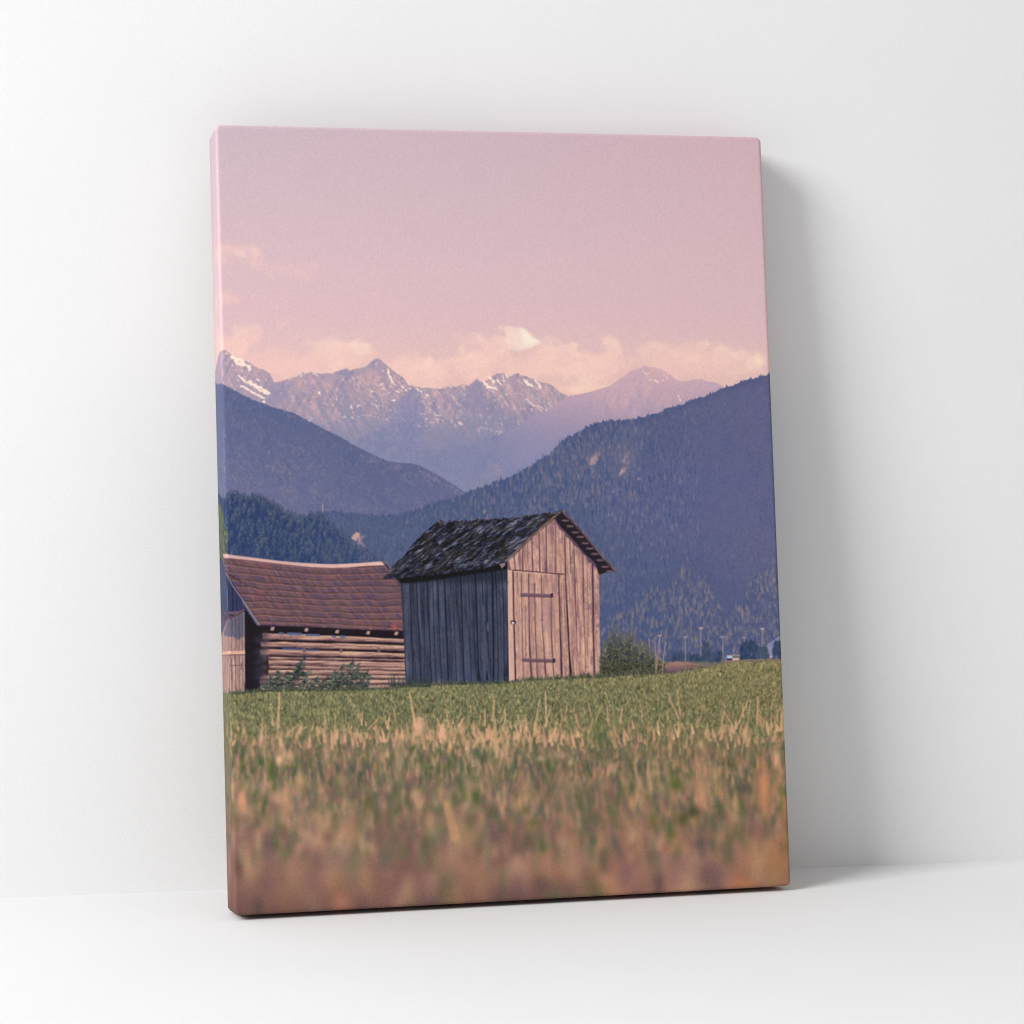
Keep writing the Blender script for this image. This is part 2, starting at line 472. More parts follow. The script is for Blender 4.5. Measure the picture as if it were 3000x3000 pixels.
    snow(c2, [(5, 705, 712, 745, 760), (5, 755, 660, 790, 715), (5, 740, 745, 820, 765), (4, 820, 680, 862, 725), (3, 880, 640, 890, 700),
              (3, 905, 640, 925, 670), (5.5, 1085, 680, 1105, 712, 1135, 735), (2.5, 1110, 720, 1160, 742), (4.5, 1185, 690, 1215, 730, 1235, 765),
              (3, 60, 765, 115, 798), (4, 155, 820, 180, 838), (3, 0, 765, 10, 770), (2.6, 850, 838, 872, 842), (2, 905, 820, 930, 826),
              (2.6, 1100, 865, 1150, 915, 1190, 930, 1240, 975), (4, 1250, 950, 1285, 968), (2.2, 1205, 920, 1250, 950),
              (1.8, 1145, 960, 1150, 985), (2, 1310, 900, 1325, 935), (1.8, 810, 875, 825, 882), (2.2, 240, 1015, 295, 1020),
              (2.2, 245, 1055, 272, 1058), (1.8, 262, 1075, 270, 1095), (3.2, 465, 1085, 495, 1112), (2, 670, 1020, 682, 1024),
              (1.8, 145, 1080, 155, 1050), (2, 850, 605, 862, 625), (1.6, 1020, 1070, 1030, 1110), (2, 375, 742, 400, 760),
              (1.6, 120, 880, 180, 960, 200, 1010), (1.6, 745, 780, 760, 800), (1.8, 320, 755, 335, 765), (1.8, 500, 735, 520, 745)], 0.8)
    # small snow scraps and lit ledges
    r = np.random.default_rng(5)
    for f, x0, x1, y0, y1, n in ((c1, 1440, 1920, 640, 1060, 110), (c2, 60, 520, 760, 1120, 120), (c2, 700, 1380, 680, 960, 150),
                                 (c1, 200, 600, 520, 800, 30), (c1, 700, 1400, 640, 1080, 60), (c2, 620, 900, 1000, 1200, 30)):
        for _ in range(n):
            x, y = r.uniform(x0, x1), r.uniform(y0, y1)
            p = f(x, y)[0]
            q = T([p])[0]
            if not (0 <= int(q[0]) < TW) or YY[int(q[1]), 0] < yl[int(q[0])] + 3:
                continue
            an = r.uniform(0.4, 1.3)
            L = r.uniform(2, 7)
            stroke(q, q + L * np.array([math.cos(an), math.sin(an)]), r.uniform(1.0, 2.6), 0.8, C(240, 204, 192), r.uniform(0.3, 0.8), raw=True)
    snow(c3, [(2, 585, 598, 640, 650), (2.4, 645, 675, 665, 692), (2.6, 710, 685, 735, 712), (1.6, 675, 680, 720, 705), (1.6, 780, 630, 825, 675),
              (2.2, 770, 688, 788, 696), (2, 640, 620, 650, 624), (2.4, 925, 830, 940, 870, 945, 888), (1.6, 820, 620, 828, 628)], 0.85,
         C(252, 220, 196))


def trees(n, xr, yr, yfun, hr, cols, r, alpha=(0.3, 0.8), wr=0.28, dens=None):
    """small conifers scattered over a slope; grid coordinates, height in print pixels"""
    for _ in range(n):
        x, y = r.uniform(*xr), r.uniform(*yr)
        if y < yfun(x) or (dens is not None and r.uniform() > dens(x, y)):
            continue
        q = T([(x, y)])[0]
        h = r.uniform(*hr)
        c = cols[r.integers(len(cols))] + r.normal(0, 0.012)
        a = r.uniform(*alpha)
        stroke((q[0], q[1] - h), (q[0] + r.normal(0, 0.4), q[1]), 0.6, h * wr * 2, c, a, raw=True)


def paint_forest():
    r = np.random.default_rng(11)
    fine = noise(3, 4, 2, 0.8)
    mid = noise(26, 30, 4, 0.6)
    # left wooded slope
    L = np.vstack([c1(50, 610, 75, 640, 100, 690, 170, 730, 230, 760, 300, 800, 380, 840, 450, 875, 560, 915, 640, 945, 720, 970, 840, 1000,
                      950, 1060, 1060, 1120, 1200, 1190, 1320, 1250, 1400, 1300, 1500, 1350, 1600, 1400, 1720, 1450, 1800, 1468),
                   c2(0, 1475, 100, 1495, 180, 1540, 270, 1590, 360, 1640, 450, 1700, 540, 1760, 800, 1900, 900, 2600)])
    m, yl = ridge(L, 3.0, 2.4, 21, 3)
    Lf = lambda x: np.interp(x, L[:, 0], L[:, 1])
    d = GY - np.interp(GX, L[:, 0], L[:, 1])
    st = shear_noise(50, 9, 38)
    base = mix(C(90, 98, 136), C(104, 107, 143), np.clip(d / 260, 0, 1))
    base = mix(base, C(82, 95, 142), np.clip(0.3 * mid + 0.25 * st, 0, 1) * 0.6)
    base = mix(base, C(130, 121, 144), np.clip(0.3 * fine + 0.3 * noise(14, 12, 2) - 0.14 - 0.3 * st, 0, 1) * 0.6)
    base = mix(base, C(70, 86, 132), np.clip(-0.3 * fine - 0.35 * st - 0.1, 0, 1) * 0.5)
    base = mix(base, C(112, 112, 152), np.clip((GX - 1100) / 300, 0, 1) * 0.5)
    comp(m, base)
    comp(m * blur(pmask(c1(110, 720, 300, 830, 700, 1000, 900, 1180, 500, 1010, 180, 860)), 10) * 0.3, C(76, 90, 140))
    trees(3500, (655, 1330), (1140, 1520), Lf, (3, 7), [C(124, 118, 148), C(82, 92, 140), C(80, 95, 142), C(112, 112, 148)], r, (0.12, 0.36))
    comp(blur(pmask(c1(980, 1460, 1040, 1450, 1120, 1540, 1080, 1590, 1000, 1560)), 5) * 0.22, C(132, 122, 146))
    for _ in range(16):
        p = c2(r.uniform(60, 500), 0)[0]
        p[1] = Lf(p[0]) + r.uniform(6, 22)
        blob(p[0], p[1], r.uniform(2, 5), r.uniform(1, 2.2), C(158, 132, 150), 0.5, 0.6)
    # right wooded mountain
    R = np.vstack([c4(900, 420, 1040, 345, 1130, 330, 1300, 332, 1500, 345, 1700, 362), c5(100, 170, 250, 150, 400, 110, 500, 70, 600, 30),
                   c2(440, 1800, 560, 1750, 700, 1700, 800, 1660, 900, 1630, 1040, 1560, 1130, 1520, 1250, 1430, 1330, 1390, 1400, 1310,
                      1480, 1240, 1560, 1200, 1620, 1170, 1700, 1120, 1800, 1090),
                   c3(240, 1080, 350, 1078, 450, 1068, 560, 1045, 700, 1010, 760, 990, 840, 955, 940, 930, 1050, 880, 1130, 866, 1200, 830,
                      1280, 805, 1370, 752, 1450, 735, 1550, 700, 1650, 668, 1720, 650, 1790, 636, 1900, 610)])
    m, yl = ridge(R, 8.5, 3.1, 22, 3.4)
    m = m * (GX > 900)
    Rf = lambda x: np.interp(x, R[:, 0], R[:, 1])
    d = GY - np.interp(GX, R[:, 0], R[:, 1])
    base = mix(C(78, 91, 126), C(98, 98, 137), np.clip((GX - 1650) / 560, 0, 1))
    base = mix(base, C(68, 84, 128), np.clip((GY - 1560) / 330, 0, 1) * np.clip(1 - (GX - 1800) / 900, 0.5, 1))
    base = mix(base, C(74, 86, 130), np.clip(1 - d / 26, 0, 1) * 0.6)
    base = mix(base, C(104, 105, 146), np.clip(0.22 * noise(40, 46, 3) + 0.12 * fine, 0, 1) * 0.3)
    base = mix(base, C(60, 80, 134), np.clip(0.25 * mid + 0.15 * fine, 0, 1) * 0.4)
    hz = np.clip(1 - np.hypot((GX - 1980) / 300, (GY - 1440) / 240), 0, 1)
    base = mix(base, C(90, 96, 146), hz * 0.55)
    st = noise(3.2, 8, 2, 0.8)
    base = mix(base, C(116, 112, 140), np.clip(0.45 * st - 0.1 + 0.2 * mid, 0, 1) * 0.42 * np.clip(1.4 - (GX - 1500) / 600, 0.25, 1))
    base = mix(base, C(54, 72, 120), np.clip(-0.5 * st - 0.15, 0, 1) * 0.5 * np.clip(1.4 - (GX - 1500) / 600, 0.3, 1))
    comp(m, base)
    lit = [C(128, 118, 140), C(118, 114, 142), C(138, 122, 138)]
    drk = [C(58, 76, 126), C(64, 82, 132)]
    dens = lambda x, y: 0.9 * math.exp(-((x - 1640) / 260) ** 2) * math.exp(-((y - 1400) / 160) ** 2) + 0.16
    trees(7000, (1180, 2050), (1200, 1760), Rf, (6, 14), lit + drk + drk, r, (0.2, 0.6), 0.2, dens)
    # bright streaks of larches
    dn = lambda x, y: 0.85 if 1570 < x < 1870 and 1250 < y < 1480 else 0.3
    trees(900, (1540, 1880), (1250, 1560), Rf, (6, 13), [C(136, 124, 138), C(122, 117, 137)], r, (0.2, 0.45), 0.15, dn)
    comp(blur(pmask(c3(330, 1330, 470, 1250, 540, 1380, 480, 1580, 340, 1640, 300, 1500)), 12) * 0.30, C(128, 118, 138))
    comp(blur(pmask(c3(60, 1380, 180, 1320, 210, 1400, 120, 1500, 40, 1520)), 9) * 0.22, C(128, 118, 138))
    # lower right lit wood
    def d2(x, y):
        px, py = (x - 1720) * 3.22, (y - 1460) * 3.22
        edge = np.interp(px, [100, 330, 480, 600, 760, 900, 1000, 1150, 1200, 1300, 1400, 1500, 1600, 1720, 1850],
                         [1150, 1080, 1010, 880, 820, 650, 720, 700, 950, 1050, 1000, 850, 700, 640, 560])
        return float(np.clip((py - edge) / 60 + 0.3, 0.0, 0.9))
    trees(3600, (1750, 2300), (1600, 1930), Rf, (6, 13), [C(134, 122, 124), C(116, 110, 126), C(146, 130, 126), C(70, 84, 124), C(66, 80, 120)],
          r, (0.25, 0.62), 0.24, d2)
    trees(260, (1750, 1830), (1660, 1770), Rf, (5, 10), [C(110, 108, 132)], r, (0.15, 0.4), 0.2)
    trees(120, (2140, 2300), (1560, 1700), Rf, (4, 9), [C(128, 114, 138)], r, (0.2, 0.5), 0.2)
    trees(500, (1900, 2260), (1130, 1230), lambda x: Rf(x) + 5, (4, 8), [C(118, 112, 130), C(78, 88, 132)], r, (0.2, 0.5), 0.2)
    # bare rock patches
    for f, pg, n in ((c3, (340, 1400, 420, 1340, 500, 1360, 480, 1480, 400, 1560), 16), (c2, (1690, 1430, 1790, 1335, 1815, 1400, 1740, 1480, 1690, 1510), 34), (c3, (335, 1580, 400, 1500, 440, 1500, 420, 1570, 350, 1610), 26),
                     (c3, (90, 1420, 160, 1350, 190, 1360, 120, 1460, 60, 1490), 20), (c4, (1370, 580, 1420, 500, 1480, 520, 1540, 560, 1480, 680, 1400, 620), 34),
                     (c3, (540, 1610, 560, 1605, 570, 1630), 4), (c5, (1000, 120, 1040, 80, 1050, 130, 1010, 150), 5)):
        P = f(*pg)
        for _ in range(n):
            w = r.dirichlet(np.ones(len(P)))
            p = w @ P
            blob(p[0], p[1], r.uniform(0.8, 2.2), r.uniform(1.4, 4.4), C(196, 152, 154), 0.42, r.uniform(0.3, 1.0))
    fill(c4(1375, 590, 1395, 545, 1430, 510, 1470, 525, 1440, 560, 1410, 590), C(222, 166, 150), 0.8, soft=1.0)
    fill(c4(1480, 600, 1530, 640, 1480, 680, 1460, 640), C(190, 145, 145), 0.4, soft=1.6)
    line(c4(1113, 250, 1113, 320), 1.4, C(214, 160, 170), 0.8)
    # near trees at the left
    N = c4(90, 60, 105, 90, 150, 160, 190, 190, 230, 155, 300, 135, 340, 160, 400, 185, 450, 155, 520, 190, 600, 215, 660, 245, 720, 285, 740, 345,
           800, 345, 900, 375, 1000, 355, 1060, 335, 1110, 345, 1160, 400, 1230, 470, 1320, 535, 1400, 625, 1500, 690, 1600, 735, 1700, 790, 1780, 850,
           2000, 1100)
    m, yl = ridge(N + np.array([0, 5]), 3, 5, 23, 5)
    m = m * (GX < 1210)
    Nf = lambda x: np.interp(x, N[:, 0], N[:, 1])
    comp(m, mix(C(40, 60, 106), C(58, 76, 122), np.clip((GX - 850) / 300, 0, 1)))
    # single trees, far ones first: ragged cones of short boughs, lit from the left
    order = []
    for _ in range(400):
        x = r.uniform(640, 1190)
        y = Nf(x) + 6 + (1660 - Nf(x)) * r.uniform() ** 0.9
        order.append((y, x))
    for x in np.arange(655, 1130, 9):
        order.append((Nf(x) + 14, x + r.normal(0, 2)))
    order.sort()
    for y, x in order:
        q = T([(x, y)])[0]
        h, w = r.uniform(14, 26), r.uniform(3.6, 6.5)
        if y < Nf(x) + 16:
            h, w = r.uniform(12, 19), r.uniform(5, 9)
        hz = np.clip((x - 850) / 320, 0, 1)
        body = mix(C(46, 66, 104), C(62, 78, 118), hz)
        litc = mix(C(112, 114, 120), C(108, 108, 130), hz)
        for k in range(22):
            t = r.uniform() ** 0.8
            dx = r.normal(0, 0.5) * w * (0.25 + t)
            p = (q[0] + dx, q[1] - h * (1 - t))
            lit_ = np.clip(0.5 - dx / w * 0.6 + r.normal(0, 0.25), 0, 1) * (1 - 0.55 * t)
            c = mix(mix(body, C(26, 46, 94), 0.7 * t), litc, lit_ * 0.9)
            stroke(p, (p[0] + r.normal(0, 1.5), p[1] + r.uniform(1.5, 4)), 2.6, 1.2, c, 0.75, raw=True)
    for pg in (c4(290, 600, 420, 590, 440, 640, 400, 720, 340, 740, 300, 680), c4(640, 590, 700, 600, 740, 700, 720, 770, 660, 780, 650, 680),
               c4(850, 720, 960, 700, 1000, 760, 990, 800, 860, 780)):
        fill(pg, C(26, 48, 102), 0.45, soft=5)
    line(c4(240, 230, 245, 300), 1.6, C(150, 100, 120), 0.6)
    # the green tree on the side edge
    for _ in range(900):
        y = r.uniform(225, 860)
        xr = np.interp(y, [225, 300, 500, 700, 860], [130, 160, 196, 198, 170])
        xl = np.interp(y, [225, 300, 860], [108, 100, 100])
        p = T(c4(r.uniform(xl, xr), y))[0]
        p2 = p + np.array([r.normal(0, 3), r.uniform(4, 12)])
        c = [C(104, 112, 62), C(128, 136, 76), C(70, 82, 58), C(52, 68, 62)][r.integers(4)]
        stroke(p, p2, 4, 2, c, 0.8, raw=True)


def wallfield(base, grain, hi, lo, sx, sy, ang=90.0, k=0.5):
    """weathered board colour field: streaks along an angle"""
    a = shear_noise(sy, sx, ang)
    b = shear_noise(sy * 0.35, sx * 0.6, ang)
    f = mix(np.broadcast_to(base, (TH, TW, 3)), hi, np.clip(0.3 * a + 0.2 * b, 0, 1) * k)
    f = mix(f, lo, np.clip(-0.3 * a - 0.25 * b, 0, 1) * k)
    return (f + grain * (0.6 * b + 0.4 * noise(3, 5))[..., None]).astype(np.float32)


def paint_field():
    # the far edge of the meadow
    P = np.vstack([c7(-1000, 1680, 700, 1528, 900, 1530, 1100, 1530, 1320, 1524, 1500, 1518, 1850, 1510, 2000, 1508), [(2500, 2800), (500, 2800)]])
    f = mix(C(112, 108, 92), C(132, 112, 96), np.clip(0.4 * noise(30, 4, 2), 0, 1))
    fill(P, f)


def paint_barn():
    wood = wallfield(C(176, 132, 118), 0.030, C(216, 168, 142), C(120, 86, 92), 2.2, 60, 2.0, 0.9)
    woodv = wallfield(C(178, 138, 128), 0.028, C(212, 170, 148), C(118, 92, 104), 2.0, 60, 88, 0.9)
    blue = wallfield(C(58, 68, 104), 0.02, C(84, 94, 130), C(30, 34, 58), 2.2, 60, 88, 0.9)
    blk = C(20, 13, 22)
    # dark gable and everything under the roof
    fill(np.vstack([c4(105, 760, 150, 740, 215, 920, 360, 1175, 520, 1400, 1870, 1440, 1890, 1932), g1(1770, 215, 400, 250, 20, 262)]), blk)
    fill(c4(95, 800, 150, 745, 212, 920, 365, 1190, 380, 1245, 250, 1300, 100, 1310), blue)
    fill(c4(215, 925, 365, 1190, 380, 1245, 250, 1290, 215, 1290), C(42, 50, 88), 0.8)
    for x in (150, 175, 216, 262, 300):
        line(c4(x, 900 if x > 200 else 800, x + 4, 1290), 1.6, C(18, 22, 46), 0.8)
    # barge board
    fill(c4(345, 1150, 372, 1165, 520, 1395, 488, 1392, 400, 1260, 360, 1190), C(72, 84, 116))
    # logs: y left, y right, thickness left/right
    logs = [(1466, 1522, 58, 40), (1546, 1580, 50, 54), (1616, 1655, 62, 46), (1688, 1708, 26, 24), (1716, 1740, 50, 54), (1772, 1790, 34, 32),
            (1812, 1822, 48, 36), (1866, 1862, 40, 34), (1912, 1902, 42, 42), (1960, 1950, 60, 50)]
    for i, (yl, yr, tl, tr) in enumerate(logs):
        xl = [545, 528, 522, 600, 600, 610, 600, 525, 520, 520][i]
        n = 14
        xs = np.linspace(xl, 1905, n)
        top = [np.interp(x, [xl, 1905], [yl, yr]) + rng.normal(0, 2.2) - 5 * math.sin((x - xl) / 1350 * 3.14) * (1 if i < 3 else 0) for x in xs]
        bot = [np.interp(x, [xl, 1905], [yl + tl, yr + tr]) + rng.normal(0, 2.2) for x in xs]
        pts = [v for x, t in zip(xs, top) for v in (x, t)] + [v for x, b in zip(xs[::-1], bot[::-1]) for v in (x, b)]
        fill(c4(*pts), wood)
        # rounded log: light upper half, shaded belly
        line(c4(*[v for x, t in zip(xs, top) for v in (x, t + 12)]), 3.0, C(226, 176, 146), 0.25)
        line(c4(*[v for x, t in zip(xs, bot) for v in (x, t - 5)]), 3.4, C(84, 56, 66), 0.7)
        line(c4(*[v for x, t in zip(xs, bot) for v in (x, t + 3)]), 1.8, C(28, 16, 26), 0.8, jit=0.5)
        for _ in range(6):
            x = rng.uniform(560, 1700)
            y = np.interp(x, [xl, 1905], [yl + tl * rng.uniform(.3, .8), yr + tr * rng.uniform(.3, .8)])
            line(c4(x, y, x + rng.uniform(60, 260), y + rng.uniform(-4, 6)), 1.0, C(84, 54, 64), 0.6, jit=0.4)
    fill(c4(600, 1822, 1890, 1822, 1890, 2000, 600, 2000), C(232, 180, 150), 0.10)
    # log ends at the corner
    for y in (1470, 1530, 1600, 1660, 1700, 1780, 1850, 1910):
        p = c4(560 if y > 1640 else 575, y + 10)[0]
        blob(p[0], p[1], 8, 6, C(128, 92, 92), 0.6)
        blob(p[0] - 8, p[1] + 3, 10, 5, C(44, 38, 60), 0.6)
    for y in (1530, 1640, 1740, 1820, 1880):
        p = c4(500, y)[0]
        blob(p[0], p[1], 9, 6, C(48, 48, 76), 0.7)
    # eave: rafters and slots of sky-blue beyond
    for x0, x1, y0, y1 in ((700, 745, 1455, 1478), (775, 915, 1458, 1482), (950, 1085, 1470, 1492), (1200, 1235, 1484, 1504), (1275, 1325, 1484, 1508)):
        fill(c4(x0, y0, x1, y0 + 4, x1, y1 + 4, x0, y1), C(84, 98, 134))
    for x, y in ((637, 1425), (957, 1435), (1247, 1452), (1540, 1462), (1805, 1468)):
        fill(c4(x - 22, y + 12, x - 8, y - 20, x + 24, y - 16, x + 12, y + 18), C(186, 138, 128))
    fill(c4(725, 1600, 920, 1606, 930, 1628, 740, 1622), C(70, 84, 128), 0.8)
    fill(c4(965, 1610, 1080, 1614, 1080, 1634, 965, 1632), C(60, 74, 110), 0.8)
    for x in (940, 1285, 1642):
        fill(c4(x - 16, 1604, x + 14, 1604, x + 14, 1650, x - 14, 1650), C(120, 86, 88))
    # tiled roof
    topx = [165, 250, 400, 600, 800, 1000, 1200, 1350, 1500, 1700, 1750, 1900]
    topy = [748, 760, 778, 802, 825, 845, 853, 848, 836, 825, 850, 930]
    roof = [165, 740, 250, 752, 400, 770, 600, 796, 800, 818, 1000, 838, 1200, 846, 1350, 840, 1500, 828, 1700, 822, 1760, 880, 1800, 942, 1850, 985,
            1872, 1444, 1700, 1438, 1500, 1432, 1300, 1424, 1100, 1412, 900, 1402, 700, 1396, 515, 1390, 440, 1270, 370, 1160, 270, 1000, 210, 910, 180, 800]
    px, py = (GX - 600) * 3.22, (GY - 1400) * 3.22
    ty = np.interp(px, topx, [748, 760, 778, 802, 825, 845, 853, 848, 836, 830, 828, 826])
    by = np.interp(px, [500, 900, 1300, 1870], [1390, 1402, 1424, 1444])
    t = (py - ty) / (by - ty)
    ncourse = 9.6
    wob = 0.05 * noise(30, 30)
    s = t * ncourse + wob
    ci = np.floor(s)
    fr = s - ci
    sx_ = (px - 0.86 * (py - ty)) / 25.0
    si = np.floor(sx_ + 0.37 * ci)
    fs = sx_ + 0.37 * ci - si
    hsh = np.abs(np.sin(ci * 127.1 + si * 311.7) * 43758.5453) % 1.0
    h2_ = np.abs(np.sin(ci * 39.3 + si * 78.2) * 9631.17) % 1.0
    col = mix(C(104, 78, 86), C(142, 96, 94), hsh)
    col = mix(col, C(84, 66, 76), np.clip(0.4 * noise(5, 4, 2), 0, 1) * 0.6)
    col = mix(col, C(86, 68, 96), (h2_ > 0.72) * 0.75)
    col = mix(col, C(150, 122, 126), (h2_ < 0.05) * 0.35)
    red = np.clip(0.35 * noise(70, 14, 2) + (ci < 1) * 0.5 + 0.1, 0, 1)
    col = mix(col, C(170, 84, 76), red * (hsh > 0.4) * 0.45)
    gap = np.clip((np.abs(fs - 0.5) - 0.30) / 0.14, 0, 1)
    col = mix(col, C(50, 34, 56), gap * 0.85)
    col = mix(col, C(158, 120, 128), np.clip((0.18 - np.abs(fs - 0.38)) / 0.1, 0, 1) * 0.3)
    lip = np.clip((fr - 0.74) / 0.10, 0, 1)
    moss = np.clip(0.55 + 0.35 * noise(8, 4, 2), 0, 1)
    col = mix(col, C(186, 124, 110), np.clip(1 - np.abs(fr - 0.12) / 0.12, 0, 1) * 0.5)
    col = mix(col, mix(C(58, 36, 42), C(92, 68, 50), moss), lip * 0.62)
    col = mix(col, C(96, 74, 104), np.clip(0.3 * noise(60, 30, 2), 0, 1) * 0.35)
    fill(c4(*roof), col)
    fill(c4(1740, 1385, 1790, 1385, 1835, 1425, 1790, 1425), C(190, 76, 70), 0.8)
    line(c4(515, 1392, 700, 1399, 900, 1406, 1100, 1416, 1300, 1427, 1500, 1436, 1870, 1446), 1.8, C(40, 22, 26), 0.9, jit=0.6)
    line(c4(215, 905, 350, 990), 2.4, C(60, 40, 44), 0.8, jit=0.5)
    line(c4(152, 742, 180, 830, 212, 925, 270, 1030, 370, 1172, 440, 1280, 515, 1392), 1.8, C(196, 150, 146), 0.85)
    # ridge cap
    fill(c4(158, 706, 200, 719, 300, 734, 500, 758, 700, 783, 900, 800, 1100, 811, 1200, 814, 1300, 811, 1450, 804, 1600, 792, 1668, 788, 1700, 824,
            1500, 833, 1350, 847, 1200, 852, 1000, 844, 800, 824, 600, 801, 400, 777, 250, 759, 172, 748), mix(C(210, 164, 158), C(228, 180, 164), np.clip((GX - 850) / 250, 0, 1)))
    line(c4(172, 750, 400, 779, 800, 826, 1000, 846, 1200, 854, 1350, 849, 1500, 835, 1700, 826), 1.2, C(90, 54, 66), 0.7)
    line(c4(1670, 792, 1720, 800, 1755, 850), 3, C(124, 104, 116), 0.9)
    line(c4(1690, 800, 1740, 860), 1.6, C(40, 30, 44), 0.8)
    for x in (350, 800, 1250, 1530):
        line(c4(x, np.interp(x, [200, 700, 1200, 1600], [722, 785, 814, 792]), x + 8, np.interp(x, [200, 700, 1200, 1600], [752, 812, 852, 826])), 1, C(170, 126, 128), 0.6)
    # lean-to with its plank wall
    fill(c4(90, 1262, 250, 1262, 372, 1240, 384, 1252, 255, 1312, 215, 1345, 165, 1430, 90, 1560), wallfield(C(84, 66, 92), 0.03, C(120, 90, 104), C(40, 30, 52), 2, 40, 10, 0.9))
    fill(np.vstack([c4(90, 1560, 160, 1432, 216, 1346, 376, 1262, 380, 1932), g1(246, 272, 15, 268)]), woodv)
    sh = c4(160, 1470, 216, 1350, 376, 1266, 378, 1500, 345, 1505, 325, 1528, 300, 1522, 262, 1500, 205, 1496, 170, 1480)
    fill(sh, C(70, 80, 112), 0.7, soft=1)
    for x, y0 in ((160, 1490), (188, 1440), (222, 1360), (255, 1330), (290, 1310), (326, 1290), (352, 1275)):
        line(np.vstack([c4(x, y0, x + 2, 1932), g1(x - 128, 262)]), 1.1, C(72, 48, 62), 0.75, jit=0.3)
    line(c4(378, 1246, 300, 1290, 216, 1338, 165, 1425, 90, 1560), 1.3, C(150, 112, 118), 0.8)
    fill(c4(90, 1636, 380, 1632, 380, 1664, 90, 1668), C(226, 172, 144), 0.9)
    line(c4(90, 1672, 380, 1668), 1.6, C(80, 52, 60), 0.7)
    line(c4(222, 1772, 345, 1770), 1.6, C(84, 60, 72), 0.8)
    line(c4(345, 1745, 345, 1810), 1.8, C(84, 60, 72), 0.8)
    fill(c4(90, 1400, 190, 1400, 190, 1932, 90, 1932), C(150, 118, 118), 0.0)
    # shrubs before the log wall
    r = np.random.default_rng(31)

    def spray(x0, y0, x1, y1, n, w):
        """a leaning shoot with leaflets along it"""
        line(c4(x0, y0, x1, y1), 1.3, C(60, 58, 60), 0.8, jit=0.8)
        for _ in range(n):
            t = r.uniform(0.1, 1.05)
            x, y = x0 + (x1 - x0) * t + r.normal(0, w * (1.15 - t)), y0 + (y1 - y0) * t + r.normal(0, w * 0.6)
            p = T(c4(x, y))[0]
            an, L = r.choice([r.uniform(-0.5, 0.5), r.uniform(2.6, 3.6)]) + r.normal(0, 0.3), r.uniform(3, 7)
            c = [C(64, 84, 66), C(92, 106, 84), C(44, 58, 60), C(118, 126, 100), C(28, 36, 42), C(54, 66, 80)][r.integers(6)] * (0.72 + 0.3 * t)
            stroke(p, p + L * np.array([math.cos(an), math.sin(an) + 0.15]), r.uniform(1.6, 3.0), 0.8, c, 0.9, raw=True)
    for a in ((640, 2000, 620, 1890, 60, 34), (700, 2000, 690, 1850, 90, 40), (760, 2000, 800, 1850, 90, 40), (790, 1990, 880, 1780, 90, 30), (860, 1900, 940, 1700, 60, 22),
              (900, 1850, 1000, 1830, 40, 22), (850, 1900, 900, 1770, 50, 30), (700, 1990, 620, 1930, 50, 30), (900, 2010, 960, 1890, 60, 30), (980, 2010, 1060, 1900, 50, 28),
              (600, 2010, 560, 1960, 40, 26), (1060, 2010, 1150, 1900, 60, 28), (1180, 2010, 1220, 1840, 80, 34), (1250, 2000, 1300, 1780, 90, 32), (1300, 2000, 1390, 1760, 100, 34),
              (1350, 2000, 1450, 1780, 90, 36), (1400, 2000, 1530, 1840, 80, 30), (1300, 2000, 1210, 1880, 80, 34), (1400, 2010, 1540, 1930, 70, 30), (1440, 1850, 1560, 1870, 30, 20),
              (1250, 2010, 1180, 1960, 60, 30), (820, 2010, 780, 1930, 70, 34)):
        spray(*a)

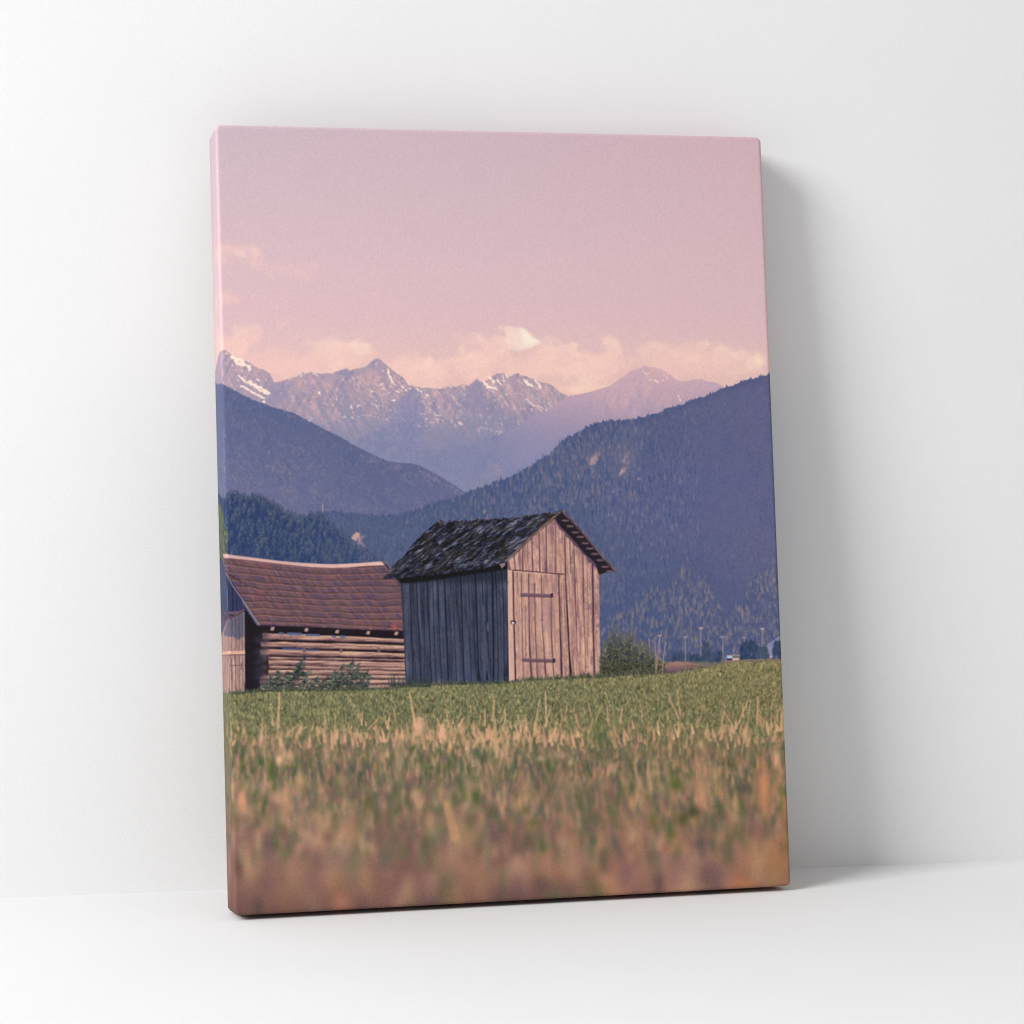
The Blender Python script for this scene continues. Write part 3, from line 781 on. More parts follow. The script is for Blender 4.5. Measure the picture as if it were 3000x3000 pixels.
def paint_hut():
    front = wallfield(C(198, 146, 129), 0.034, C(216, 168, 144), C(140, 102, 108), 3.2, 110, 88.5, 0.9)
    front = mix(front, C(134, 98, 104), np.clip(0.5 * noise(7, 14, 3, 0.9) - 0.05, 0, 1) * 0.7)
    front = mix(front, C(224, 172, 142), np.clip(-0.4 * noise(5, 26, 2) - 0.1, 0, 1) * 0.5)
    side = wallfield(C(58, 64, 88), 0.022, C(84, 88, 108), C(38, 42, 60), 5.5, 150, 88.3, 0.8)
    side = mix(side, C(40, 46, 70), np.clip(0.35 * noise(14, 18, 3), 0, 1) * 0.5)
    side = mix(side, C(88, 80, 92), np.clip(0.35 * noise(8, 22, 3), 0, 1) * 0.4)
    # shaded side wall
    side = mix(side, C(26, 32, 52), np.clip((1716 - GY) / 22, 0, 1) * 0.75)
    side = mix(side, C(58, 72, 120), np.clip((GY - 1930) / 80, 0, 1) * 0.3)
    fill(c5(236, 780, 700, 700, 1245, 590, 1250, 1150, 1264, 1760, 290, 1790, 268, 1250), side)
    L = C(12, 14, 28)
    for w, pts in ((2.2, (385, 780, 400, 1100, 420, 1400, 430, 1760)), (1.6, (425, 780, 440, 1000)), (2.2, (490, 770, 505, 1150, 530, 1760)),
                   (1.5, (540, 780, 555, 1300, 572, 1760)), (1.7, (585, 770, 600, 1200, 626, 1760)), (3.2, (650, 760, 668, 1200, 690, 1760)),
                   (1.4, (735, 750, 750, 1400, 765, 1760)), (2.6, (805, 740, 820, 1200, 835, 1760)), (3.4, (945, 720, 960, 1200, 976, 1740)),
                   (2, (1002, 710, 1015, 1000)), (4.2, (1103, 690, 1110, 1200, 1115, 1730)), (1.8, (1132, 680, 1155, 1300, 1160, 1730)),
                   (2, (1192, 670, 1210, 1100, 1216, 1730)), (1.6, (325, 800, 350, 1500, 352, 1760)), (1.1, (880, 740, 905, 1760)),
                   (1.1, (458, 780, 465, 1760)), (1.0, (735, 1300, 720, 1700)), (1.2, (1050, 700, 1065, 1500))):
        line(c5(*pts), w * 0.85, L, 0.85, jit=0.12)
        q = np.array(pts, float).reshape(-1, 2)
        q[:, 0] += 9
        line(c5(*q.ravel()), 1.4, C(84, 94, 130), 0.28, jit=0.15)
    fill(c5(1035, 1740, 1050, 1620, 1065, 1480, 1050, 1600, 1070, 1745), L, 0.85)
    fill(c5(960, 1700, 975, 1600, 1000, 1740), L, 0.8)
    fill(c5(1200, 1730, 1225, 1600, 1250, 1500, 1262, 1740), C(20, 24, 44), 0.7)
    line(c5(1058, 1175, 1060, 1250), 1.6, C(170, 130, 120), 0.8)
    line(c5(243, 790, 268, 1250, 290, 1750), 1.8, C(20, 24, 40), 0.6)
    # sunlit gable wall
    fill(c6(150, 595, 250, 500, 400, 340, 560, 190, 660, 120, 760, 260, 880, 420, 1005, 640, 1014, 690, 1020, 1250, 1027, 1700, 600, 1740, 165, 1745), front)
    K = C(66, 38, 60)
    for w, pts in ((1.6, (212, 520, 222, 670)), (1.8, (293, 450, 295, 684)), (1.8, (380, 370, 385, 690)), (2.2, (447, 320, 457, 694)), (2.0, (515, 240, 518, 700)),
                   (1.2, (605, 235, 607, 704)), (2.2, (690, 330, 700, 800)), (2.8, (700, 800, 715, 1100, 725, 1300)), (1.5, (775, 410, 790, 900, 800, 1200)),
                   (1.7, (862, 495, 868, 900, 870, 1000)), (3.2, (950, 580, 956, 900, 958, 1200, 970, 1690)), (0.9, (800, 1200, 812, 1500)), (0.9, (870, 1000, 890, 1690)),
                   (1.0, (735, 400, 745, 700)), (0.8, (905, 700, 915, 1300)), (0.8, (655, 800, 668, 1500)), (1, (340, 430, 342, 600))):
        line(c6(*pts), w, K, 0.82, jit=0.12)
    fill(c6(706, 1000, 716, 1000, 735, 1400, 762, 1700, 735, 1700, 722, 1350), C(34, 22, 40), 0.95)
    fill(c6(645, 1280, 655, 1280, 672, 1700, 655, 1700), C(34, 22, 40), 0.9)
    # shingled door
    fill(c6(206, 690, 632, 708, 645, 1200, 660, 1700, 400, 1712, 225, 1735, 214, 1200), mix(front, C(206, 158, 138), 0.25))
    for w, pts in ((4.2, (200, 690, 207, 1150, 226, 1735)), (2.6, (632, 708, 640, 1000, 648, 1300, 660, 1695)), (1.1, (281, 700, 290, 1300, 300, 1710)),
                   (2.0, (350, 705, 352, 1000, 358, 1400)), (2.8, (358, 1400, 378, 1700)), (1.5, (405, 800, 412, 1250, 435, 1700)),
                   (1.4, (468, 710, 478, 1200, 498, 1500)), (2.4, (498, 1500, 514, 1690)), (1.5, (560, 930, 566, 1300, 588, 1690)), (0.8, (320, 1000, 325, 1500)),
                   (0.8, (245, 700, 250, 900))):
        line(c6(*pts), w, K, 0.85, jit=0.12)
    fill(c6(470, 940, 560, 940, 565, 1260, 485, 1260), C(160, 122, 128), 0.35, soft=2)
    fill(c6(355, 930, 400, 930, 405, 1080, 360, 1080), C(140, 104, 116), 0.4, soft=3)
    line(c6(190, 674, 400, 690, 560, 706, 690, 714), 2.2, C(74, 44, 58), 0.85, jit=0.3)
    line(c6(210, 690, 400, 702, 560, 716), 2.4, C(226, 182, 156), 0.7)
    fill(c6(152, 600, 196, 680, 206, 1200, 220, 1740, 166, 1745, 158, 1150), C(222, 174, 152), 0.75)
    line(c6(152, 600, 160, 1150, 168, 1740), 1.2, C(244, 200, 176), 0.7)
    fill(c6(150, 596, 165, 590, 172, 640, 190, 676, 155, 672), C(110, 74, 92), 0.9)
    # hinges and latch
    for y0, y1, xa, xb in ((893, 922, 268, 572), (1508, 1536, 282, 592)):
        fill(c6(xa, y0 + 8, xa + 14, y0 - 2, xb, y0 + 8, xb, y1 + 6, xa + 14, y1 - 4, xa, y1 - 8), C(116, 82, 100))
        line(c6(xa + 10, y1, xb, y1 + 9), 1.6, C(60, 36, 52), 0.8)
        line(c6(xa + 10, y0, xb, y0 + 9), 1.0, C(170, 126, 128), 0.6)
        fill(c6(xb - 14, y0 + 2, xb + 8, y0, xb + 8, y1 + 10, xb - 14, y1 + 12), C(48, 30, 46))
    fill(c6(178, 1152, 228, 1150, 230, 1180, 180, 1186), C(58, 38, 52), 0.9)
    fill(c6(190, 1164, 212, 1164, 212, 1182, 190, 1182), C(246, 226, 208))
    for x, y in ((402, 810), (472, 1135), (150, 790)):
        p = c6(x, y)[0]
        blob(p[0], p[1], 1.5, 1.5, K, 0.9)
    # weathering near the top of the gable and feet of the boards
    fill(c6(540, 200, 600, 200, 600, 360, 520, 330), C(120, 84, 104), 0.45, soft=4)
    fill(c6(380, 360, 450, 330, 450, 460, 385, 450), C(140, 100, 112), 0.4, soft=4)
    fill(c6(300, 460, 340, 420, 370, 520, 300, 520), C(150, 108, 116), 0.35, soft=4)
    fill(c6(460, 320, 510, 260, 512, 420, 465, 440), C(150, 108, 116), 0.3, soft=4)
    for pg in ((830, 1700, 838, 1640, 850, 1660, 856, 1700), (880, 1700, 905, 1640, 912, 1700), (600, 1700, 612, 1660, 622, 1700)):
        fill(c6(*pg), C(50, 34, 48), 0.8)
    fill(c6(165, 1730, 245, 1732, 240, 1765, 165, 1765), C(196, 148, 134))
    # shade of the overhang on the gable
    fill(c6(585, 180, 640, 285, 655, 300, 690, 322, 705, 362, 740, 385, 760, 415, 790, 450, 830, 478, 850, 520, 890, 545, 912, 600, 940, 606, 965, 640, 990, 655,
            1012, 700, 1020, 560, 800, 300, 650, 120), C(84, 62, 92), 0.92, soft=0.8)
    # right overhang: dark underside with rafters
    fill(c6(655, 112, 712, 145, 770, 215, 850, 300, 940, 410, 1040, 540, 1120, 622, 1166, 686, 1130, 692, 1060, 700, 1018, 722, 1004, 690, 985, 620, 940, 570,
            880, 520, 800, 420, 720, 335, 650, 262, 600, 196, 620, 140), C(30, 22, 32))
    for x, y in ((690, 205), (735, 258), (785, 316), (832, 358), (878, 418), (920, 468), (968, 520), (1018, 578), (1062, 640), (1110, 682)):
        fill(c6(x - 34, y + 8, x - 18, y - 8, x + 34, y - 5, x + 42, y + 10, x + 8, y + 14), C(120, 90, 98), 0.9)
    line(c6(660, 114, 770, 212, 850, 298, 940, 408, 1040, 536, 1120, 618, 1166, 684), 2.6, C(112, 90, 104), 0.9, jit=0.5)
    line(c6(672, 136, 770, 232, 850, 316, 940, 426, 1040, 552, 1150, 676), 1.4, C(170, 126, 118), 0.7, jit=0.7)
    # dark band under the left eave
    fill(c5(185, 748, 240, 800, 330, 796, 470, 782, 700, 748, 900, 716, 1100, 688, 1246, 664, 1240, 600, 900, 630, 500, 700), C(9, 8, 12), 1.0, soft=1.2)
    # shingle roof
    jx = np.array([75, 745, 110, 715, 150, 650, 185, 620, 210, 590, 260, 560, 300, 500, 345, 440, 390, 385, 420, 365, 455, 325, 490, 300, 520, 270, 560, 238, 590, 215,
                   622, 203, 655, 228, 690, 222, 697, 200, 704, 222, 760, 214, 850, 200, 880, 212, 930, 200, 965, 190, 985, 206, 1040, 196, 1060, 202, 1125, 186, 1160, 196,
                   1215, 184, 1240, 190, 1290, 178], float)
    pts = np.vstack([c5(*jx), c6(260, 168, 350, 156, 372, 162, 430, 144, 445, 150, 500, 138, 580, 128, 650, 108, 668, 124, 560, 200, 480, 262, 380, 352, 290, 442, 200, 530,
                                 120, 596, 80, 612, 0, 640), c5(1050, 648, 980, 642, 900, 660, 800, 668, 700, 692, 640, 688, 550, 712, 480, 708, 400, 726, 330, 722, 250, 748, 190, 752, 140, 748)])
    px, py = (GX - 1100) * 3.22, (GY - 1460) * 3.22
    # roof axes: courses run along the eave, shingles down the slope
    u = (px + 0.18 * py) / 1.0
    v = py + 0.145 * px
    wob = 6 * noise(22, 12, 3)
    cv = (v + wob * 1.4) / 21.0
    ci = np.floor(cv)
    fr = cv - ci
    cu = (px + 1.25 * py + wob) / 24.0 + 0.43 * ci
    si = np.floor(cu)
    fu = cu - si
    hs = np.abs(np.sin(ci * 91.7 + si * 213.3) * 15731.7) % 1.0
    st = shear_noise(14, 2.0, -36)
    st2 = shear_noise(22, 3.2, -32)
    val = 0.36 + 0.5 * hs + 0.24 * st + 0.24 * st2 - 0.55 * np.clip((fr - 0.6) / 0.3, 0, 1) - 0.3 * np.clip((np.abs(fu - 0.5) - 0.36) / 0.1, 0, 1)
    val -= 0.30 * np.clip(0.5 + 0.8 * noise(34, 16, 3), 0, 1)
    val -= 0.25 * np.clip((1600 - px) / 1500, 0, 1) * np.clip(1 - (v - 360) / 300, 0, 1)
    col = ramp(val, [(-0.2, C(10, 10, 16)), (0.12, C(22, 22, 32)), (0.32, C(40, 46, 74)), (0.55, C(62, 67, 92)), (0.85, C(94, 97, 122)), (1.2, C(140, 130, 138))])
    moss = np.clip(0.7 * noise(20, 12, 3) + 0.15 + 0.6 * np.clip((px - 1500) / 300, 0, 1) * (py > 250), 0, 1)
    col = mix(col, C(44, 36, 30), moss * 0.7 * np.clip(1.1 - val, 0.2, 1))
    fill(pts, col)
    r = np.random.default_rng(41)
    # single lifted shingles
    for _ in range(900):
        x, y = r.uniform(90, 1750), r.uniform(200, 740)
        e = np.interp(x, [75, 620, 1700], [740, 205, 130])
        b = np.interp(x, [75, 1170, 1745], [750, 610, 130])
        if not (e + 12 < y < b - 12):
            continue
        p = T(c5(x, y))[0]
        L = r.uniform(4, 11)
        k = r.uniform()
        c = C(120, 120, 142) if k < 0.44 else (C(12, 12, 20) if k < 0.85 else C(46, 38, 28))
        stroke(p, p + L * np.array([math.cos(-0.58), math.sin(-0.58)]), r.uniform(0.9, 2.2), 0.8, c, r.uniform(0.4, 0.85), raw=True)
    for _ in range(60):
        x = r.uniform(600, 1740)
        y = np.interp(x, [600, 1290, 1745], [212, 184, 118]) + r.uniform(-2, 10)
        p = T(c5(x, y))[0]
        stroke(p, p + np.array([r.uniform(-5, 3), r.uniform(-1, 3)]), 2.0, 1.0, [C(168, 128, 130), C(28, 24, 34), C(90, 84, 104)][r.integers(3)], 0.8, raw=True)
    # eave fringe
    for _ in range(170):
        x = r.uniform(90, 1160)
        y = np.interp(x, [75, 190, 400, 550, 700, 900, 1050, 1170], [742, 748, 722, 706, 690, 658, 646, 612])
        p = T(c5(x, y))[0]
        stroke(p, p + np.array([-r.uniform(2, 6), r.uniform(1, 4)]), 2.6, 1.0, [C(62, 70, 104), C(16, 14, 20), C(34, 34, 50)][r.integers(3)], 0.9, raw=True)
    # raking edge of the roof toward the gable
    line(c6(655, 112, 560, 196, 480, 256, 380, 346, 290, 436, 200, 524, 118, 590), 3.4, C(70, 54, 60), 0.95, jit=0.6)
    line(c6(650, 124, 560, 204, 480, 266, 380, 356, 290, 446, 200, 534, 130, 592), 2.0, C(172, 132, 124), 0.85, jit=0.7)
    line(c6(640, 142, 560, 216, 480, 280, 380, 370, 290, 458, 200, 546), 1.4, C(52, 34, 44), 0.8, jit=0.6)
    for x, y in ((480, 262), (380, 350), (540, 214), (300, 436), (90, 560)):
        p = c6(x, y)[0]
        blob(p[0], p[1] - 3, 7, 3, C(72, 64, 42), 0.7, -0.7)
    fill(c6(70, 618, 132, 604, 128, 630, 96, 662), C(150, 112, 116))
    line(c6(70, 618, 96, 662), 1.4, C(60, 40, 52), 0.8)


def paint_right():
    r = np.random.default_rng(51)
    # village strip beyond the meadow
    fill(c7(1660, 1430, 1700, 1380, 1812, 1298, 1832, 1296, 1870, 1500, 1700, 1500), C(150, 148, 180), 0.9)
    fill(c7(1660, 1420, 1812, 1300, 1850, 1290, 1850, 1380, 1690, 1400), C(124, 128, 170), 0.8)
    line(c7(1670, 1402, 1812, 1300), 1.2, C(190, 180, 200), 0.7)
    fill(c7(1700, 1480, 1770, 1480, 1770, 1505, 1700, 1505), C(216, 176, 160), 0.8)

    def clump(x0, x1, y0, y1, n, cols=None, peak=0.5):
        cols = cols or [C(40, 60, 98), C(52, 70, 100), C(34, 52, 92), C(66, 80, 104)]
        for _ in range(n):
            x = r.uniform(x0, x1)
            k = (x - x0) / (x1 - x0)
            top = y0 + (y1 - y0) * (1 - min(1, 1.6 * max(0.0, 1 - abs(k - peak) * 1.8) ** 0.6)) * 0.9
            y = r.uniform(min(top, y1 - 2), y1)
            p = c7(x, y)[0]
            blob(p[0], p[1], r.uniform(1.5, 3), r.uniform(2, 4.5), cols[r.integers(len(cols))], 0.85)
    clump(740, 820, 1450, 1526, 40, [C(78, 90, 120), C(62, 78, 112)])
    clump(800, 900, 1455, 1526, 70)
    clump(880, 990, 1470, 1526, 50, [C(74, 84, 108), C(58, 74, 104)])
    clump(970, 1080, 1475, 1526, 50)
    clump(1075, 1180, 1350, 1528, 130, [C(60, 76, 104), C(48, 66, 100), C(82, 88, 108)], 0.35)
    clump(1160, 1240, 1440, 1526, 60, [C(70, 82, 112), C(56, 72, 106)])
    clump(1225, 1275, 1440, 1526, 40)
    clump(1440, 1610, 1345, 1512, 240, None)
    clump(1590, 1710, 1400, 1512, 110, [C(60, 76, 106), C(74, 86, 110)])
    clump(1750, 1850, 1345, 1508, 130, [C(44, 62, 102), C(56, 70, 106)])
    fill(c7(1322, 1476, 1440, 1476, 1440, 1524, 1322, 1526), C(132, 118, 138))
    fill(c7(1318, 1482, 1368, 1482, 1368, 1506, 1318, 1506), C(186, 196, 214))
    fill(c7(1320, 1506, 1366, 1506, 1366, 1530, 1320, 1530), C(40, 52, 84))
    fill(c7(1372, 1504, 1430, 1502, 1430, 1524, 1372, 1526), C(216, 176, 158))
    fill(c7(1378, 1484, 1428, 1484, 1428, 1500, 1378, 1500), C(92, 104, 96))
    line(c7(1320, 1476, 1440, 1474), 1.2, C(210, 160, 150), 0.9)
    for x, y0, y1, hw in ((925, 1300, 1530, 16), (1072, 1214, 1480, 20), (1280, 1300, 1530, 22), (1650, 1220, 1395, 18), (685, 1290, 1450, 22), (1482, 1308, 1350, 16), (1382, 1430, 1478, 5)):
        line(c7(x + (3 if y0 < 1250 else 0), y0, x, y1), 1.5, C(186, 158, 164), 0.85)
        line(c7(x - hw, y0 + 3, x + hw, y0 + 1), 1.5, C(204, 168, 168), 0.9)
        if y0 < 1250:
            line(c7(x - hw * .7, y0 + 12, x + hw * .8, y0 + 11), 1.8, C(216, 180, 170), 0.8)
    # meadow beyond the hut: brown mown patch
    fill(c7(690, 1640, 720, 1590, 780, 1545, 870, 1534, 960, 1548, 1080, 1570, 1200, 1585, 1230, 1592, 1120, 1612, 900, 1640, 760, 1662), mix(C(172, 124, 108), C(112, 84, 92), np.clip((GY - 1940) / 24, 0, 1)), 0.95, soft=1.4)
    line(c7(1300, 1530, 1500, 1522, 1850, 1514), 2.4, C(168, 124, 104), 0.7, jit=0.6)
    line(c7(930, 1575, 1180, 1590), 1.5, C(96, 70, 80), 0.6, jit=0.5)
    # shrub at the hut corner
    cols = [C(92, 94, 68), C(70, 78, 56), C(40, 46, 42), C(132, 122, 90), C(158, 140, 108), C(52, 60, 48), C(84, 90, 62)]
    xs = [118, 170, 230, 290, 350, 420, 480, 540, 600, 650, 700, 760]
    tp = [1440, 1340, 1250, 1200, 1300, 1240, 1360, 1350, 1420, 1450, 1520, 1610]
    fill(c7(*[v for a, b in zip(xs, tp) for v in (a, b + 70)], 740, 1668, 400, 1690, 118, 1690), C(46, 52, 46), 0.5, soft=5)
    for _ in range(2600):
        x = r.uniform(118, 740)
        t0 = np.interp(x, xs, tp)
        y = t0 + (1680 - t0) * r.uniform() ** 0.62 + r.normal(0, 6)
        if math.sin(x * 0.09) * math.sin(y * 0.07 + x * 0.02) > 0.45 and y < t0 + 200:
            continue
        p = T(c7(x, y))[0]
        k = (y - t0) / (1680 - t0)
        c = cols[r.integers(len(cols))] * (1.08 - 0.42 * k)
        an = r.uniform(-2.6, -0.5)
        stroke(p, p + r.uniform(2, 5) * np.array([math.cos(an), math.sin(an)]), r.uniform(1.6, 3.2), 1.0, c, 0.8, raw=True)
    for _ in range(110):
        x = r.uniform(150, 640)
        t0 = np.interp(x, xs, tp)
        line(c7(x, t0 + r.uniform(40, 90), x + r.uniform(-14, 14), t0 - r.uniform(0, 22)), 1.4, C(104, 98, 92), 0.6)
    for pts in ((702, 1250, 680, 1340, 655, 1600, 645, 1680), (738, 1345, 722, 1480, 708, 1670), (635, 1310, 648, 1480, 645, 1640), (582, 1320, 590, 1400)):
        line(c7(*pts), 2.4, C(176, 136, 130), 0.75, jit=0.5)


def paint_grass():
    global IMG
    r = np.random.default_rng(61)
    topx = [600, 650, 716, 760, 1013, 1150, 1190, 1290, 1440, 1492, 1560, 1700, 1760, 1860, 1935, 1985, 2061, 2108, 2155, 2300, 2500]
    topy = [2030, 2031, 2030, 2024, 2021, 2017, 2010, 2004, 2002, 1998, 1990, 1983, 1982, 1976, 1974, 1968, 1955, 1946, 1937, 1932, 1930]
    q = T(np.c_[topx, topy])
    y0 = np.interp(np.arange(TW), q[:, 0], q[:, 1])
    y0g = np.interp(GX, topx, topy).astype(np.float32)
    G = IMG.copy()
    right = np.clip((GX - 1500) / 800, 0, 1)
    lowr = right * np.clip((GY - 2150) / 300, 0, 1)
    base = ramp(GY, [(1930, C(116, 116, 84)), (1990, C(108, 112, 80)), (2090, C(100, 104, 76)), (2180, C(108, 106, 78)), (2300, C(108, 102, 80)),
                     (2420, C(120, 96, 80)), (2520, C(126, 88, 80)), (2600, C(132, 88, 82)), (2690, C(124, 78, 80))])
    base = mix(base, C(136, 124, 86), right * np.clip((2200 - GY) / 200, 0, 1) * 0.5)
    base = mix(base, C(140, 100, 72), lowr * 0.45)
    m = np.clip(YY - y0[None] + 0.5, 0, 1)[..., None]
    G = G * (1 - m) + base * m
    inv = np.linalg.inv(HM)

    def put(x, y, dx, dy, w, col, a=0.8, L=G):
        p = T([(x, y)])[0]
        s = 0.70
        stroke(p, (p[0] + dx * s, p[1] + dy * s), w * s, max(0.7, w * s * 0.35), col, a, raw=True, img=L)

    gl = [C(144, 146, 100), C(122, 128, 82), C(88, 98, 64), C(56, 66, 46), C(156, 146, 100), C(108, 118, 86), C(68, 80, 62), C(176, 154, 114)]
    gy = [C(158, 142, 98), C(132, 128, 82), C(98, 106, 68), C(170, 140, 100), C(78, 88, 58), C(110, 118, 78)]
    # sharp distant turf
    n = 19000
    xs, ys = r.uniform(610, 2330, n), 1930 + 230 * r.uniform(0, 1, n) ** 0.9
    o = np.argsort(ys)
    for x, y in zip(xs[o], ys[o]):
        tp = np.interp(x, topx, topy)
        if y < tp - 2:
            continue
        rt = np.clip((x - 1450) / 850, 0, 1)
        c = gy[r.integers(6)] if r.uniform() < rt * 0.75 else gl[r.integers(8)]
        k = (y - 1930) / 230
        h = r.uniform(3.5, 9) * (0.6 + 1.1 * k)
        put(x, y + h * 0.3, r.normal(0, 3.4), -h, r.uniform(1.5, 3.2), c, r.uniform(0.5, 0.95))
    tn = noise(3.5, 4.5, 2, 0.7)
    G = G * (1 + (0.10 * tn * np.clip((GY - y0g) / 4, 0, 1))[..., None])
    G = mix(G, np.clip(G * np.array([1.06, 1.01, 0.94], np.float32) + 0.010, 0, 1), np.clip((GY - y0g) / 3, 0, 1))

    # tufts rooted at the shed walls
    for _ in range(520):
        x = r.uniform(640, 2080)
        tp = np.interp(x, topx, topy)
        put(x, tp + r.uniform(0, 5), r.normal(0, 5), -r.uniform(5, 20), r.uniform(1.8, 3), [C(76, 84, 66), C(110, 112, 84), C(52, 58, 54), C(140, 126, 100)][r.integers(4)], 0.7, G)
    for _ in range(120):
        x = r.uniform(1140, 1260)
        put(x, 2012, r.normal(0, 5), -r.uniform(8, 40), 2.2, [C(36, 46, 52), C(50, 62, 60)][r.integers(2)], 0.6, G)
    for _ in range(900):
        x = r.uniform(640, 1800)
        tp = np.interp(x, topx, topy)
        k = 0.5 + 0.5 * math.sin(x * 0.05) * math.sin(x * 0.013 + 1)
        put(x, tp + r.uniform(-1, 3), r.normal(0, 3), -r.uniform(2, 9) * (0.5 + k), r.uniform(2, 3.4), [C(44, 50, 42), C(66, 72, 54), C(96, 100, 70)][r.integers(3)], 0.75, G)
    for _ in range(240):
        x = r.uniform(640, 2300)
        tp = np.interp(x, topx, topy)
        y = tp + r.uniform(4, 150)
        put(x, y, r.normal(0, 5), -r.uniform(8, 20), r.uniform(2, 3.4), [C(196, 176, 128), C(52, 66, 44), C(176, 150, 112)][r.integers(3)], 0.6, G)
    # foreground, out of focus: the nearer, the bigger and softer
    tan = [C(216, 164, 124), C(234, 182, 140), C(196, 152, 114), C(226, 158, 120)]
    brn = [C(158, 112, 92), C(140, 98, 90), C(128, 86, 88), C(164, 118, 84), C(112, 76, 84)]
    grn = [C(96, 108, 70), C(72, 90, 56), C(58, 84, 34), C(84, 100, 84), C(66, 78, 76), C(88, 96, 64)]
    org = [C(208, 148, 96), C(200, 132, 84), C(190, 124, 84), C(216, 160, 110)]

    clump = noise(70, 60, 3)
    clump2 = noise(120, 50, 2)

    def layer(ya, yb, n, hr, wr, sg, ptan, pgrn, lean=0.12, G0=None):
        A = G0.copy()
        ys = r.uniform(ya, yb, n)
        ys.sort()
        for y in ys:
            x = r.uniform(600, 2350)
            q = T([(x, y)])[0]
            ix, iy = int(np.clip(q[0], 0, TW - 1)), int(np.clip(q[1], 0, TH - 1))
            cn, cm = clump[iy, ix], clump2[iy, ix]
            u = r.uniform() - 0.13 * cn
            rt = np.clip((x - 1500) / 800, 0, 1)
            if u < ptan:
                c = org[r.integers(4)] if r.uniform() < rt * 0.6 else tan[r.integers(4)]
                c = c * (0.94 + 0.05 * cm)
            elif u < ptan + pgrn:
                c = grn[r.integers(6)]
            else:
                c = brn[r.integers(5)] * (1 + 0.15 * rt)
            h = r.uniform(*hr)
            put(x, y, r.normal(0, lean) * h, -h, r.uniform(*wr), np.clip(c, 0, 1), r.uniform(0.45, 0.95), A)
        return blur(A, sg, sg)

    def lay(A, ya, yb):
        """fade from the picture so far to A between grid rows ya and yb (ragged edge)"""
        k = np.clip((GY + 14 * clump + 10 * clump2 - ya) / (yb - ya), 0, 1)
        k = (k * k * (3 - 2 * k))[..., None]
        return G * (1 - k) + A * k
    # dry fringe, still nearly sharp
    A = layer(2150, 2230, 1500, (14, 36), (2.5, 6), 1.3, 0.34, 0.45, G0=G)
    G = lay(A, 2105, 2165)
    fr = [C(232, 174, 128), C(240, 180, 136), C(214, 160, 118), C(236, 162, 124), C(206, 164, 116)]
    B = G.copy()
    dens = np.interp(np.arange(600, 2360, 20), [600, 640, 700, 900, 1180, 1300, 1500, 1640, 1760, 1900, 2050, 2150, 2250, 2330],
                     [0.4, 0.5, 0.2, 0.3, 0.6, 0.9, 1.0, 0.75, 0.5, 0.4, 0.35, 0.7, 0.8, 1.0])
    for k, x0 in enumerate(np.arange(600, 2360, 20)):
        for _ in range(int(11 * dens[k])):
            x = x0 + r.uniform(0, 20)
            y = 2166 + r.normal(0, 21) - 14 * np.clip((x - 1800) / 500, 0, 1)
            h = r.uniform(12, 34) * r.uniform(0.6, 1.25)
            put(x, y, r.normal(0, 0.24) * h, -h, r.uniform(5.0, 11), np.clip(fr[r.integers(5)] * r.uniform(0.9, 1.06), 0, 1), r.uniform(0.45, 0.95), B)
    # the blades one can pick out: x, y root, x, y tip, width
    for f, rows in ((g1, ((650, 645, 760, 550, 8), (740, 645, 770, 560, 7), (1000, 620, 1005, 475, 9), (1100, 640, 1100, 465, 8), (1355, 560, 1325, 450, 7),
                          (1350, 560, 1360, 440, 8), (1415, 600, 1525, 480, 7), (1600, 600, 1615, 450, 8), (1670, 530, 1655, 405, 7), (75, 670, 75, 390, 12),
                          (405, 700, 415, 500, 12), (1860, 600, 1800, 250, 11), (560, 580, 575, 260, 16), (225, 680, 235, 520, 7), (930, 660, 925, 590, 9), (985, 560, 1010, 480, 7))),
                    (g2, ((40, 480, 5, 300, 12), (370, 580, 345, 420, 8), (660, 550, 670, 450, 7), (780, 520, 800, 320, 10), (820, 820, 800, 500, 22), (860, 870, 910, 770, 22),
                          (900, 520, 900, 405, 8), (1180, 600, 1225, 320, 8), (1280, 580, 1330, 380, 9), (1290, 560, 1280, 240, 9), (1440, 520, 1425, 400, 7), (1460, 520, 1485, 370, 7),
                          (1600, 580, 1560, 460, 9), (1710, 480, 1690, 350, 7), (1750, 530, 1815, 350, 8), (1870, 520, 1865, 390, 8), (710, 560, 710, 400, 9),
                          (1050, 600, 1100, 470, 9), (490, 640, 490, 500, 12), (330, 700, 260, 500, 14), (80, 620, 90, 500, 30), (300, 650, 310, 560, 26), (1070, 960, 1030, 850, 18),
                          (1000, 1130, 1090, 940, 20))),
                    (g3, ((250, 540, 265, 390, 8), (700, 500, 690, 430, 8), (800, 495, 705, 285, 9), (815, 470, 785, 240, 8), (1200, 520, 1235, 390, 8), (1275, 520, 1240, 440, 7),
                          (1340, 590, 1450, 330, 9), (1460, 450, 1475, 320, 8), (1540, 550, 1545, 290, 12), (1670, 390, 1715, 270, 8), (1770, 600, 1785, 340, 20), (1200, 690, 1230, 560, 12),
                          (130, 520, 125, 380, 8), (460, 480, 440, 420, 8), (1590, 600, 1560, 500, 16), (1730, 520, 1730, 420, 10), (1410, 480, 1400, 350, 9)))):
        for x1, y1, x2, y2, w in rows:
            a, b = T(f(x1, y1, x2, y2))
            stroke(a, b, w * 0.42, w * 0.22 + 0.4, fr[r.integers(5)], 0.85, raw=True, img=B)
    B = blur(B, 1.2)
    G = B * 0.88 + G * 0.12
    A = layer(2205, 2330, 3000, (14, 36), (3.5, 9), 2.1, 0.27, 0.46, G0=G)
    G = lay(A, 2150, 2240)
    A = layer(2290, 2440, 2200, (20, 48), (5.5, 13), 3.6, 0.28, 0.42, G0=G)
    G = lay(A, 2250, 2330)
